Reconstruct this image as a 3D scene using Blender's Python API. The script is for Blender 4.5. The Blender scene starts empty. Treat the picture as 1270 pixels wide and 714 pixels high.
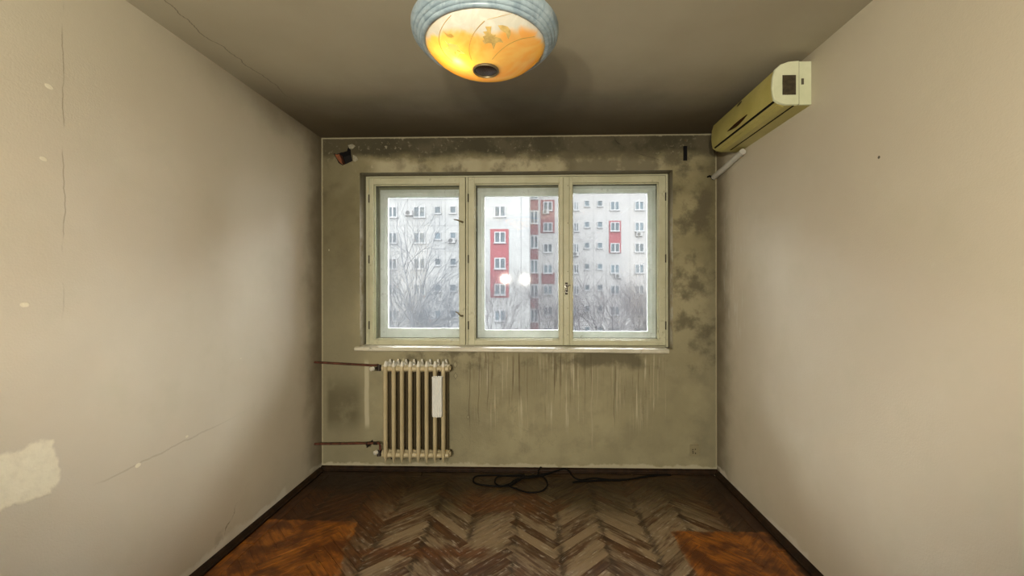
import bpy, bmesh, math, random
from math import sin, cos, pi, radians, sqrt, atan2
from mathutils import Vector, Matrix
from mathutils.geometry import tessellate_polygon

S = bpy.context.scene
COL = S.collection
random.seed(7)

# ---------------------------------------------------------------- camera
F, TH, RO, CX, CY, CZ = 520.0, .026, -.0013, 650.3, 357.2, 1.391
cam = bpy.data.cameras.new('camera'); camo = bpy.data.objects.new('camera', cam); COL.objects.link(camo)
cam.sensor_width = 36; cam.lens = F / 1270 * 36
cam.shift_x = (635 - CX) / 1270; cam.shift_y = (CY - 357) / 1270
cam.clip_start = .02; cam.clip_end = 400
camo.matrix_world = Matrix.Translation((0, 0, CZ)) @ Matrix.Rotation(TH, 4, 'Z') @ Matrix.Rotation(pi/2, 4, 'X') @ Matrix.Rotation(RO, 4, 'Z')
S.camera = camo

# ---------------------------------------------------------------- sky, lamps, exposure
W = bpy.data.worlds.new('overcast_sky'); S.world = W; W.use_nodes = True
wn = W.node_tree.nodes; wl = W.node_tree.links
bg = wn['Background']
tc = wn.new('ShaderNodeTexCoord'); sx = wn.new('ShaderNodeSeparateXYZ'); wl.new(tc.outputs['Generated'], sx.inputs[0])
rp = wn.new('ShaderNodeValToRGB'); wl.new(sx.outputs['Z'], rp.inputs[0])
rp.color_ramp.elements[0].position = 0.0; rp.color_ramp.elements[0].color = (.94, .97, 1.0, 1)
rp.color_ramp.elements[1].position = 1.0; rp.color_ramp.elements[1].color = (.96, .98, 1.0, 1)
wl.new(rp.outputs[0], bg.inputs[0])
bg.inputs[1].default_value = 26.0

def point_lamp(name, loc, watt, col, rad):
    l = bpy.data.lights.new(name, 'POINT'); l.energy = watt; l.color = col; l.shadow_soft_size = rad
    o = bpy.data.objects.new(name, l); o.location = loc; COL.objects.link(o); return o
def flood_lamp(name, loc, aim, watt, col, rad):
    l = bpy.data.lights.new(name, 'SPOT'); l.energy = watt; l.color = col; l.shadow_soft_size = rad
    l.spot_size = radians(104); l.spot_blend = .45
    o = bpy.data.objects.new(name, l); o.location = loc; COL.objects.link(o)
    o.rotation_euler = (Vector(aim) - Vector(loc)).to_track_quat('-Z', 'Y').to_euler(); return o
# two floodlights standing behind the photographer
flood_lamp('work_lamp', (-.55, -.95, CZ + .17), (-.1, 3.2, CZ + 1.1), 150, (1.0, .91, .74), .05)
flood_lamp('work_lamp', (-.19, -.95, CZ + .16), (-.1, 3.2, CZ + 1.1), 150, (1.0, .91, .74), .05)

S.view_settings.view_transform = 'Standard'; S.view_settings.look = 'None'
S.view_settings.gamma = 1; S.view_settings.use_curve_mapping = False
S.view_settings.exposure = 0.38

# ---------------------------------------------------------------- measuring helpers
D = 3.188; XL = -1.645; XR = 1.3635; H = 2.55; YR = -3.0
def ray(px, py):
    a, b = px - CX, CY - py
    u = cos(RO)*a - sin(RO)*b; v = sin(RO)*a + cos(RO)*b
    X, s = u/F, v/F
    return Vector((cos(TH)*X - sin(TH), sin(TH)*X + cos(TH), s))
def at(ax, val, px, py):
    d = ray(px, py); o = Vector((0, 0, CZ)); return o + d * ((val - o[ax]) / d[ax])

# ---------------------------------------------------------------- node helper
class V:
    """socket wrapper with arithmetic"""
    def __init__(s, T, k): s.T = T; s.k = k
    def m(s, op, *a, clamp=False):
        n = s.T.nodes.new('ShaderNodeMath'); n.operation = op; n.use_clamp = clamp
        for i, v in enumerate((s,) + a):
            if isinstance(v, V): s.T.links.new(v.k, n.inputs[i])
            else: n.inputs[i].default_value = v
        return V(s.T, n.outputs[0])
    def __add__(s, o): return s.m('ADD', o)
    def __radd__(s, o): return s.m('ADD', o)
    def __sub__(s, o): return s.m('SUBTRACT', o)
    def __rsub__(s, o): return (s*-1) + o
    def __mul__(s, o): return s.m('MULTIPLY', o)
    def __rmul__(s, o): return s.m('MULTIPLY', o)
    def abs(s): return s.m('ABSOLUTE')
    def max(s, o): return s.m('MAXIMUM', o)
    def min(s, o): return s.m('MINIMUM', o)
    def ss(s, lo, hi):
        n = s.T.nodes.new('ShaderNodeMapRange'); n.interpolation_type = 'SMOOTHSTEP'
        s.T.links.new(s.k, n.inputs[0])
        inv = lo > hi
        n.inputs[1].default_value = min(lo, hi); n.inputs[2].default_value = max(lo, hi)
        n.inputs[3].default_value = 1 if inv else 0; n.inputs[4].default_value = 0 if inv else 1
        return V(s.T, n.outputs[0])
class Mat:
    def __init__(s, name):
        s.mat = bpy.data.materials.new(name); s.mat.use_nodes = True; s.T = s.mat.node_tree
        s.nodes = s.T.nodes; s.links = s.T.links
        s.b = s.nodes['Principled BSDF']
        s._p = None
    def pos(s):
        if s._p is None:
            g = s.nodes.new('ShaderNodeNewGeometry'); q = s.nodes.new('ShaderNodeSeparateXYZ')
            s.links.new(g.outputs['Position'], q.inputs[0]); s._p = [V(s.T, q.outputs[i]) for i in range(3)]
            s.island = V(s.T, g.outputs['Random Per Island'])
        return s._p
    def xyz(s, x, y, z):
        n = s.nodes.new('ShaderNodeCombineXYZ')
        for i, v in enumerate((x, y, z)):
            if isinstance(v, V): s.links.new(v.k, n.inputs[i])
            else: n.inputs[i].default_value = v
        return V(s.T, n.outputs[0])
    def noise(s, vec, scale, detail=4, rough=.55, dist=0, w=None):
        n = s.nodes.new('ShaderNodeTexNoise'); n.inputs['Scale'].default_value = scale
        n.inputs['Detail'].default_value = detail; n.inputs['Roughness'].default_value = rough; n.inputs['Distortion'].default_value = dist
        if vec is not None: s.links.new(vec.k, n.inputs['Vector'])
        return V(s.T, n.outputs['Fac'])
    def mix(s, f, a, b):
        n = s.nodes.new('ShaderNodeMix'); n.data_type = 'RGBA'
        for i, v in ((0, f), (6, a), (7, b)):
            if isinstance(v, V): s.links.new(v.k, n.inputs[i])
            elif i == 0: n.inputs[0].default_value = v
            else: n.inputs[i].default_value = (*v, 1)
        return V(s.T, n.outputs[2])
    def col(s, v):
        if isinstance(v, V): s.links.new(v.k, s.b.inputs['Base Color'])
        else: s.b.inputs['Base Color'].default_value = (*v, 1)
    def set(s, name, v):
        if isinstance(v, V): s.links.new(v.k, s.b.inputs[name])
        else: s.b.inputs[name].default_value = v
    def bump(s, h, strength=.3, dist=.01):
        n = s.nodes.new('ShaderNodeBump'); n.inputs['Strength'].default_value = strength; n.inputs['Distance'].default_value = dist
        s.links.new(h.k, n.inputs['Height']); s.links.new(n.outputs[0], s.b.inputs['Normal'])
def simple(name, c, rough=.5, metal=0, var=.15, scale=8, spec=.5):
    m = Mat(name); x, y, z = m.pos(); p = m.xyz(x, y, z)
    n = m.noise(p, scale, 5)
    m.col(m.mix(n.ss(.3, .7), tuple(k*(1-var) for k in c), tuple(min(1, k*(1+var*.6)) for k in c)))
    m.set('Roughness', rough); m.set('Metallic', metal); m.set('Specular IOR Level', spec)
    m.bump(m.noise(p, scale*12, 3), .08, .004)
    return m.mat
M = {}
SPX = .134                                             # one zigzag line of the parquet

# ---------------------------------------------------------------- mesh helpers
class MB:
    def __init__(s): s.v = []; s.f = []; s.uv = None
    def add(s, vs, fs):
        o = len(s.v); s.v += [Vector(p) for p in vs]; s.f += [tuple(i+o for i in f) for f in fs]; return s
    def box(s, a, b, M4=None):
        x0, y0, z0 = a; x1, y1, z1 = b
        vs = [Vector(p) for p in ((x0,y0,z0),(x1,y0,z0),(x1,y1,z0),(x0,y1,z0),(x0,y0,z1),(x1,y0,z1),(x1,y1,z1),(x0,y1,z1))]
        if M4: vs = [M4 @ p for p in vs]
        return s.add(vs, [(0,3,2,1),(4,5,6,7),(0,1,5,4),(1,2,6,5),(2,3,7,6),(3,0,4,7)])
    def tube(s, pts, rad, n=8, cap=True):
        pts = [Vector(p) for p in pts]; m = len(pts)
        if not hasattr(rad, '__len__'): rad = [rad]*m
        prev = None; rings = []
        for i in range(m):
            t = (pts[min(i+1, m-1)] - pts[max(i-1, 0)]).normalized()
            if prev is None:
                prev = t.orthogonal().normalized()
            prev = (prev - t*prev.dot(t)); prev = prev.normalized() if prev.length > 1e-6 else t.orthogonal().normalized()
            b = t.cross(prev)
            rings.append([pts[i] + (prev*cos(2*pi*k/n) + b*sin(2*pi*k/n))*rad[i] for k in range(n)])
        vs = [p for r in rings for p in r]; fs = []
        for i in range(m-1):
            for k in range(n):
                a = i*n+k; c = i*n+(k+1) % n
                fs.append((a, c, c+n, a+n))
        if cap: fs.append(tuple(range(n-1, -1, -1))); fs.append(tuple((m-1)*n+k for k in range(n)))
        return s.add(vs, fs)
    def lathe(s, prof, n=32, M4=None, close=False):
        """prof: (r,z) list around z"""
        vs = []; fs = []
        for r, z in prof:
            for k in range(n): vs.append(Vector((r*cos(2*pi*k/n), r*sin(2*pi*k/n), z)))
        for i in range(len(prof)-1):
            for k in range(n):
                a = i*n+k; c = i*n+(k+1) % n
                fs.append((a, c, c+n, a+n))
        if prof[0][0] > 1e-5 and not close: pass
        if M4: vs = [M4 @ p for p in vs]
        return s.add(vs, fs)
    def prism(s, poly, vec):
        """extrude polygon of 3D points along vec"""
        n = len(poly); vec = Vector(vec); p = [Vector(q) for q in poly]
        vs = p + [q + vec for q in p]
        fs = [tuple(range(n-1, -1, -1)), tuple(range(n, 2*n))] + [(i, (i+1) % n, (i+1) % n + n, i+n) for i in range(n)]
        return s.add(vs, fs)
    def build(s, name, mat, parent=None, smooth=False, bevel=0, org=None, kind=None, angle=.7, label=None, recalc=True):
        me = bpy.data.meshes.new(name)
        o_ = Vector(org) if org is not None else Vector((0, 0, 0))
        me.from_pydata([tuple(p - o_) for p in s.v], [], s.f)
        if recalc:
            bm = bmesh.new(); bm.from_mesh(me); bmesh.ops.recalc_face_normals(bm, faces=bm.faces); bm.to_mesh(me); bm.free()
        if smooth:
            me.shade_smooth(); me.set_sharp_from_angle(angle=angle)
        me.materials.append(mat)
        o = bpy.data.objects.new(name, me); COL.objects.link(o)
        if parent is not None:
            o.parent = parent
            w = world_loc(parent)
            o.location = o_ - w if org is not None else -w
        else: o.location = o_
        if bevel:
            b = o.modifiers.new('bevel', 'BEVEL'); b.width = bevel; b.segments = 2; b.limit_method = 'ANGLE'; b.angle_limit = .6
        if kind: o['kind'] = kind
        if label: o['label'] = label
        return o
def world_loc(o):
    v = Vector((0, 0, 0))
    while o is not None: v += Vector(o.location); o = o.parent
    return v
def thing(name, loc, label=None, cat=None, group=None, kind=None):
    o = bpy.data.objects.new(name, None); o.empty_display_size = .05; COL.objects.link(o); o.location = loc
    tag(o, label, cat, group, kind); return o
def tag(o, label=None, cat=None, group=None, kind=None):
    if label: o['label'] = label
    if cat: o['category'] = cat
    if group: o['group'] = group
    if kind: o['kind'] = kind
    return o
def copy_tree(o, parent=None):
    c = o.copy(); COL.objects.link(c)
    if parent is not None: c.parent = parent
    for ch in list(o.children): copy_tree(ch, c)
    return c

# ================================================================ MATERIALS
def wall_side_mat(name, side):
    m = Mat(name); x, y, z = m.pos(); p = m.xyz(x, y, z)
    big = m.noise(p, 1.1, 5); mid = m.noise(p, 4.5, 6)
    c = m.mix(big.ss(.3, .7), (.515, .46, .362), (.575, .525, .42))
    c = m.mix(z.ss(1.5, 2.6)*.55, c, (.42, .375, .27))          # darker and yellower towards the ceiling
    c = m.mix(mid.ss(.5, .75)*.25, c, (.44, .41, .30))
    # soot and corner shade painted together by the window wall, ragged edge
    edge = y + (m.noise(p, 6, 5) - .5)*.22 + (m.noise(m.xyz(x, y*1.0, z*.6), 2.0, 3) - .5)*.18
    soot_shade = edge.ss(2.86, 3.20)
    c = m.mix(soot_shade*.80, c, (.10, .078, .040))
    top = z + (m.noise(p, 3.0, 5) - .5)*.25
    soot_shade2 = top.ss(2.30, 2.62)*y.ss(1.4, 3.0)
    c = m.mix(soot_shade2*.85, c, (.085, .062, .026))
    h = m.noise(p, 150, 2)*.5 + mid*.5
    if side == 'left':
        wob = (m.noise(m.xyz(0.0, 0.0, z), 5, 5) - .5)*.05
        cr = (y - 1.42 - wob).abs().ss(.0030, .0008)*z.ss(1.25, 1.45)*m.noise(m.xyz(x, y, z), 5, 3).ss(.38, .52)
        c = m.mix(cr*.5, c, (.15, .12, .07))
        # old filled chase running diagonally up to the window wall
        ln = (z - (0.6520 + (y-1.4076)*0.0437) + (m.noise(p, 9, 4) - .5)*.03).abs()
        c = m.mix(ln.ss(.006, .001)*y.ss(1.5, 1.6)*y.ss(2.4, 1.9)*.28, c, (.20, .17, .12))
        # pale filler patch and dabs
        nx = (m.noise(p, 9, 5) - .5)*.10
        patch = (y + nx).ss(1.40, 1.385)*(z + nx).ss(.70, .715)*(z + nx).ss(.885, .87)
        dab = None
        for (py_, pz_, r) in ((1.378, 2.076, .012), (1.361, 1.826, .010), (1.31, 1.34, .012), (1.938, 0.693, .008), (1.693, 0.660, .013), (2.30, 1.0, .005)):
            d = ((y - py_)*(y - py_) + (z - pz_)*(z - pz_)*2.2).m('SQRT') + (m.noise(p, 60, 3) - .5)*.008
            d = d.ss(r + .002, r - .002); dab = d if dab is None else dab.max(d)
        pm = patch.max(dab)
        c = m.mix(pm*(m.noise(p, 30, 4).ss(.2, .6)*.4 + .6), c, (.70, .65, .50))
        h = h + pm*.8 + m.noise(p, 45, 5)*pm*1.6
        # chipped plaster over the skirting
        ch = (z + (m.noise(p, 7, 6) - .5)*.16).ss(.075, .05)*m.noise(p, 2.5, 2).ss(.42, .5)
        sc = ((y - 2.05 - z*1.1 + (m.noise(p, 7, 5) - .5)*.22).abs().ss(.010, .003)*z.ss(.30, .12)*m.noise(p, 11, 4).ss(.42, .55)).max(m.noise(p, 5, 5).ss(.60, .70)*z.ss(.22, .05)*y.ss(2.0, 2.2)*y.ss(2.7, 2.4)*.5)
        c = m.mix(sc*.75, c, (.15, .12, .08))
        ch = ch
        c = m.mix(ch*.9, c, (.64, .61, .52)); h = h - ch*.7
    else:
        st = m.noise(m.xyz(x, y*14, z*2.0), 3, 5).ss(.55, .68)*y.ss(2.72, 2.85)*y.ss(3.12, 3.0)*z.ss(.9, 1.2)*z.ss(2.1, 1.7)
        c = m.mix(st*.55, c, (.66, .66, .60))
        dot = ((y - at(0, XR, 1090, 195)[1])*(y - at(0, XR, 1090, 195)[1]) + (z - at(0, XR, 1090, 195)[2])*(z - at(0, XR, 1090, 195)[2])).m('SQRT').ss(.007, .005)
        c = m.mix(dot*.9, c, (.04, .03, .02)); h = h - dot
        ch = (z + (m.noise(p, 7, 6) - .5)*.12).ss(.070, .05)*m.noise(p, 3.5, 2).ss(.45, .52)
        c = m.mix(ch*.8, c, (.66, .62, .54)); h = h - ch*.7
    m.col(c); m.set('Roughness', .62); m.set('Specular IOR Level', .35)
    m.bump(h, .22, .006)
    return m.mat

def ceiling_mat():
    m = Mat('ceiling_paint'); x, y, z = m.pos(); p = m.xyz(x, y, z)
    n = m.noise(p, 1.0, 5)
    c = m.mix(n.ss(.3, .7), (.30, .265, .185), (.36, .325, .235))
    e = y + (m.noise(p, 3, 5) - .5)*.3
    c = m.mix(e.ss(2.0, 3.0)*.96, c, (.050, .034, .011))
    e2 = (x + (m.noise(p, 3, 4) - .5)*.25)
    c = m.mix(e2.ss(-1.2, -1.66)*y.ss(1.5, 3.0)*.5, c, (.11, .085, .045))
    # hairline along the left wall
    wob = (m.noise(m.xyz(0.0, y, 0.0), 5, 5) - .5)*.14
    cr = (x + 1.50 + wob - (y-1.9)*.03).abs().ss(.004, .001)*y.ss(1.55, 1.6)*y.ss(2.8, 2.3)
    c = m.mix(cr*.75, c, (.10, .08, .05))
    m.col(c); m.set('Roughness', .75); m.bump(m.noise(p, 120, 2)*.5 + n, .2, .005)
    return m.mat

def back_wall_mat():
    m = Mat('stained_plaster'); x, y, z = m.pos(); p = m.xyz(x, y, z)
    big = m.noise(p, 1.6, 6); mid = m.noise(p, 6, 7, .62); fine = m.noise(p, 38, 5)
    c = m.mix(big.ss(.32, .68), (.185, .160, .082), (.315, .280, .160))
    c = m.mix(mid.ss(.45, .7)*.55, c, (.115, .098, .052))
    c = m.mix(m.noise(m.xyz(x + 9.0, 0.0, z), 3.1, 6, .6).ss(.52, .70)*.45, c, (.36, .325, .21))
    vein = (m.noise(m.xyz(x + 3.0, 0.0, z), 4.2, 5, .6) - .5).abs().ss(.012, .002)*m.noise(m.xyz(x, 5.0, z), 2.0, 3).ss(.5, .62)
    c = m.mix(vein*.35, c, (.09, .072, .035))
    # cleaner strip over the window, soot above it
    up = z + (m.noise(m.xyz(x, 0.0, z*1.3), 3.2, 6, .65) - .5)*.16
    clean = up.ss(2.385, 2.345)*z.ss(2.265, 2.285)*x.ss(-1.32, -1.15)*x.ss(1.05, .85)*m.noise(m.xyz(x, 0.0, 0.0), 2.1, 2).ss(.36, .5)
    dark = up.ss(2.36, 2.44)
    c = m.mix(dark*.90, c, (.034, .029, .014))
    c = m.mix(clean*.85, c, (.42, .38, .25))
    arc = ((x - .80)*(x - .80)*1.0 + (z - 2.56)*(z - 2.56)*3.2).m('SQRT') + (mid - .5)*.10 - .30
    sid = x.ss(.62, .66)
    c = m.mix(arc.abs().ss(.010, .002)*z.ss(2.30, 2.34)*.0, c, (.03, .025, .012))
    q2 = (z - 2.545 + (x - .60)*.0).abs()
    dl = (x - .60 - (2.55 - z)*(2.55 - z)*9.0 - (fine - .5)*.03 - (mid - .5)*.06).abs().ss(.010, .002)*z.ss(2.34, 2.37)
    c = m.mix(dl*.75, c, (.025, .020, .010))
    fl = fine.ss(.57, .66)*mid.ss(.45, .6)*z.ss(2.2, 2.3)
    c = m.mix(fl*.55, c, (.40, .36, .25))
    # darker left and right of the window
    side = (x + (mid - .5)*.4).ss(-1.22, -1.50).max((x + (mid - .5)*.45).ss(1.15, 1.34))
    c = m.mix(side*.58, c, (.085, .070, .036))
    low = z.ss(2.0, 1.0)
    c = m.mix(low*.35, c, (.40, .37, .25))
    # dark rectangle where something stood in the lower left corner
    rl = x.ss(-1.62, -1.58)*x.ss(-1.28, -1.40)*z.ss(.25, .42)*z.ss(.80, .55)
    c = m.mix(rl*.75*(mid + .1).ss(.3, .6), c, (.10, .085, .045))
    # runs of dirty water under the sill
    area = x.ss(-.62, -.35)*x.ss(1.02, .90)
    s1 = m.noise(m.xyz(x*1.0, 0.0, z*.035), 44, 4, .6); ln = m.noise(m.xyz(x, 0.0, 0.0), 23, 3)
    reach = (z + ln*.55).ss(.66, .95)*z.ss(.94, .86)
    c = m.mix(s1.ss(.53, .64)*reach*area*m.noise(m.xyz(x, 0.0, z*.5), 2.6, 4).ss(.38, .54)*.85, c, (.13, .10, .055))
    s2 = m.noise(m.xyz(x*1.0 + 7.3, 0.0, z*.03), 55, 4, .6)
    reach2 = (z + ln*.8).ss(.60, .90)*z.ss(.92, .84)
    c = m.mix(s2.ss(.55, .66)*reach2*area*m.noise(m.xyz(x+4.0, 0.0, z*.5), 2.4, 4).ss(.38, .54)*.8, c, (.52, .47, .34))
    for xx, w, zb in ((.43, .006, .12), (.47, .004, .45), (.62, .006, .40), (-.36, .005, .42), (-.43, .004, .3), (-.50, .005, .28), (.60, .004, .3)):
        d = (x - xx - (m.noise(m.xyz(0.0, 0.0, z), 3, 2) - .5)*.05).abs().ss(w, w*.4)*z.ss(zb, zb + .15)*z.ss(.88, .78)
        lt = xx in (.43, .47, .62)
        c = m.mix(d*.55, c, (.42, .37, .26) if lt else (.10, .08, .045))
    smut = (mid*.8 + big*.4 + x.ss(.1, .35)*x.ss(.95, .75)*.12).ss(.56, .72)*(z + (mid - .5)*.2).ss(.76, .84)
    c = m.mix(smut*.75*x.ss(-1.2, -.9), c, (.10, .085, .05))
    # pale vertical stripe and small filler marks beside the radiator
    stp = (x + 1.295 + (m.noise(m.xyz(0.0, 0.0, z), 4, 2) - .5)*.02).abs().ss(.022, .012)*z.ss(.30, .36)*z.ss(.86, .80)
    c = m.mix(stp*.75, c, (.52, .48, .34))
    for (qx, qz, r) in ((at(1, D, 564.5, 452)[0], at(1, D, 564.5, 452)[2], .024), (at(1, D, 565, 466)[0], at(1, D, 565, 466)[2], .024), (at(1, D, 580.5, 517)[0], at(1, D, 580.5, 517)[2], .016), (at(1, D, 408, 310)[0], at(1, D, 408, 310)[2], .012)):
        d = ((x - qx).abs()*1.6 + (z - qz).abs()*.9 + (mid - .5)*.02)
        c = m.mix(d.ss(r + .006, r + .001)*.7, c, (.09, .075, .045)); c = m.mix(d.ss(r, r - .004), c, (.33, .30, .19))
    # bare pale line round the plaster's edges, chips above the skirting
    n2 = (fine - .5)*.008
    eg = (x - XL + n2).ss(.013, .008).max((z - H + n2).ss(-.013, -.008)).max((x - XR + n2).ss(-.011, -.007))
    c = m.mix(eg*.62, c, (.42, .38, .25))
    ch = (z + (m.noise(m.xyz(x, 0.0, z), 9, 6, .7) - .5)*.11).ss(.060, .045)
    c = m.mix(ch*.75, c, (.46, .42, .30))
    m.col(c); m.set('Roughness', .72); m.set('Specular IOR Level', .3)
    h = mid*.8 + fine*.3 + m.noise(p, 130, 2)*.25 + clean*.3 - ch*.4 + s2.ss(.55, .62)*reach2*area*.15
    m.bump(h, .35, .008)
    return m.mat

def reveal_mat():
    m = Mat('reveal_plaster'); x, y, z = m.pos(); p = m.xyz(x, y, z)
    n = m.noise(p, 7, 6, .65)
    c = m.mix(n.ss(.35, .65), (.26, .22, .13), (.52, .50, .42))
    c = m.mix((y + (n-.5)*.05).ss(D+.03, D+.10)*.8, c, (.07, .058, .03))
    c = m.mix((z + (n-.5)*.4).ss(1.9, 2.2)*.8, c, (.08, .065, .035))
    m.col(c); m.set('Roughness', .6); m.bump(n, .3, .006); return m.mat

def floor_wood_mat():
    m = Mat('worn_parquet'); x, y, z = m.pos(); p = m.xyz(x, y, 0.0)
    uvn = m.nodes.new('ShaderNodeUVMap'); q = m.nodes.new('ShaderNodeSeparateXYZ'); m.links.new(uvn.outputs[0], q.inputs[0])
    u, v = V(m.T, q.outputs[0]), V(m.T, q.outputs[1])
    oi = m.nodes.new('ShaderNodeObjectInfo')
    r = (V(m.T, oi.outputs['Random']) + m.island).m('FRACT')
    g = m.noise(m.xyz(u*1.0 + r*31, v*7, r*17), 9, 6, .60)
    g2 = m.noise(m.xyz(u*.7 + r*11, v*5, r*5), 14, 5, .6)
    wd = m.noise(p, 2.1, 5, .6); wd2 = m.noise(p, 6.5, 5, .6); wf = m.noise(p, 26, 4, .6)
    varn = m.mix(g.ss(.3, .7), (.135, .038, .004), (.34, .115, .010))
    varn = m.mix(wd2.ss(.42, .60)*.8, varn, (.060, .013, .002))
    worn = m.mix((g*.7 + r*.45).ss(.30, .82), (.060, .035, .013), (.240, .172, .098))
    worn = m.mix(g2.ss(.56, .68)*.6, worn, (.32, .26, .185))
    olive = m.mix(g.ss(.3, .7), (.028, .017, .005), (.085, .062, .024))
    grime = m.mix(g.ss(.3, .7), (.016, .007, .0022), (.042, .022, .006))
    brown = m.mix(g.ss(.3, .7), (.040, .012, .002), (.110, .038, .005))
    nn = (wd2 - .5)*.07 + (wf - .5)*.04
    rl = (x + nn + (y-2.1)*.25).ss(-.965, -.985)*(y + nn*.5).ss(2.49, 2.475)
    rr = (x + nn).ss(.765, .785)*(y + nn*.5).ss(2.43, 2.415)*(x + nn).ss(1.32, 1.29)
    # blotchy wear drawn out along each stave
    wear = (wd*1.0 + wd2*.55 + (g - .5)*.8 + (g2 - .5)*.4 + (r - .5)*.34 - .12).ss(.48, .72)
    cen = (x + nn*3).ss(-1.15, -.75)*(x + nn*3).ss(1.30, .9)
    near = (y + (wd - .5)*.5).ss(2.95, 2.35)
    wearm = ((wear*.75 + .28)*cen).m('MINIMUM', 1.0)
    c = m.mix(wearm, brown, m.mix(near, olive, worn))
    # dirt packed along the zigzag lines where the staves meet
    sd = (((x - SPX)*(1/.251) + .5).m('FRACT') - .5).abs()*.251 + (wd2 - .5)*.10 + (g - .5)*.06
    c = m.mix(sd.ss(.034, .006)*wd2.ss(.36, .56)*.8, c, grime)
    t1 = (((x + .24)*1.3 + nn).abs().ss(.40, .22))*((y - 2.72 + nn*2).abs().ss(.17, .07))*wd2.ss(.32, .50)
    t2 = ((x + .62 + nn).abs().ss(.40, .33))*((y - 2.19 + nn*1.2).abs().ss(.050, .022))
    c = m.mix(t1.max(t2)*.85, c, m.mix(g.ss(.3, .7), (.060, .018, .004), (.135, .050, .010)))
    c = m.mix(rl.max(rr)*((wf*.5 + wd*.8).ss(.38, .5)*.2 + .8), c, varn)
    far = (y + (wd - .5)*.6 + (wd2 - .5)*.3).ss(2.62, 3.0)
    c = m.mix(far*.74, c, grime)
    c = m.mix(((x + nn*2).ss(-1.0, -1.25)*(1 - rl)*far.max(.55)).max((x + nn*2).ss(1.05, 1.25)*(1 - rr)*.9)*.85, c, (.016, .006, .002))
    edge = ((x + nn - .78).abs().ss(.022, .006)*y.ss(2.42, 2.38)).max((x + .985 + (y-2.1)*.25 + nn).abs().ss(.018, .004)*y.ss(2.50, 2.46))*wf.ss(.50, .62)
    c = m.mix(edge*.38, c, (.36, .24, .11))
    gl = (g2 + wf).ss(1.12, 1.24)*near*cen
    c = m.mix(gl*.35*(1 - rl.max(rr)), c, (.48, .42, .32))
    sc = m.noise(m.xyz(x*2 + y, y*9, 0.0), 4, 5, .7).ss(.64, .69)*rl.max(rr)
    c = m.mix(sc*.5, c, (.55, .26, .05))
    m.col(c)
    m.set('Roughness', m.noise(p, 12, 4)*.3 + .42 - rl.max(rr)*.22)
    m.set('Specular IOR Level', .35)
    m.bump(g*.5 + wf*.5, .35, .003)
    return m.mat

def wood_dark_mat():
    m = Mat('dark_wood_trim'); x, y, z = m.pos(); p = m.xyz(x*6, y*6, z)
    n = m.noise(p, 3, 5); g = m.noise(m.xyz(x, y, z*20), 12, 4)
    c = m.mix(n.ss(.3, .7), (.010, .0045, .0018), (.028, .013, .005)); c = m.mix(g.ss(.58, .72)*.4, c, (.06, .036, .016))
    m.col(c); m.set('Specular IOR Level', .2); m.set('Roughness', .6); m.bump(g, .2, .003); return m.mat

def paint_mat(name, a, b, dirt=(.10, .085, .04), amt=.5, rough=.42):
    m = Mat(name); x, y, z = m.pos(); p = m.xyz(x, y, z)
    n = m.noise(p, 5, 6, .6); f = m.noise(p, 34, 5, .6)
    c = m.mix(n.ss(.3, .7), a, b)
    c = m.mix((f*.6 + n*.5).ss(.62, .74)*amt, c, dirt)
    m.col(c); m.set('Roughness', rough); m.bump(f, .15, .003); return m.mat

def glass_mat(name, film, tint):
    m = Mat(name); m.nodes.remove(m.b)
    out = m.nodes['Material Output']
    tr = m.nodes.new('ShaderNodeBsdfTransparent'); tr.inputs[0].default_value = (*tint, 1)
    tl = m.nodes.new('ShaderNodeBsdfTranslucent'); tl.inputs[0].default_value = (.95, .97, 1.0, 1)
    gl = m.nodes.new('ShaderNodeBsdfGlossy'); gl.inputs['Roughness'].default_value = .03
    x, y, z = m.pos(); p = m.xyz(x, y, z)
    n = m.noise(p, 3.2, 5)
    fac = n*(film*.7) + film*.65
    m1 = m.nodes.new('ShaderNodeMixShader'); m.links.new(fac.k, m1.inputs[0]); m.links.new(tr.outputs[0], m1.inputs[1]); m.links.new(tl.outputs[0], m1.inputs[2])
    fr = m.nodes.new('ShaderNodeFresnel'); fr.inputs[0].default_value = 1.45
    m2 = m.nodes.new('ShaderNodeMixShader'); m.links.new(fr.outputs[0], m2.inputs[0]); m.links.new(m1.outputs[0], m2.inputs[1]); m.links.new(gl.outputs[0], m2.inputs[2])
    m.links.new(m2.outputs[0], out.inputs[0]); return m.mat

M['wall_l'] = wall_side_mat('left_wall_plaster', 'left'); M['wall_r'] = wall_side_mat('right_wall_plaster', 'right')
M['ceil'] = ceiling_mat(); M['back'] = back_wall_mat(); M['reveal'] = reveal_mat()
M['parquet'] = floor_wood_mat(); M['trim'] = wood_dark_mat()
M['frame'] = paint_mat('old_cream_window_paint', (.44, .43, .285), (.54, .53, .37), amt=.4)
M['outer'] = paint_mat('grey_green_window_paint', (.42, .47, .42), (.55, .60, .56), dirt=(.12, .13, .10), amt=.4)
M['lining'] = paint_mat('shaded_olive_lining_paint', (.13, .135, .075), (.20, .205, .12), amt=.5)  # shade of the gap between the sashes darkened into the lining colour
M['sill'] = paint_mat('sill_paint', (.50, .47, .35), (.66, .63, .52), amt=.7)
M['glass'] = glass_mat('dusty_glass', .0065, (.99, .99, .985)); M['glass2'] = glass_mat('dusty_outer_glass', .0065, (.985, .99, .985))
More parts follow.
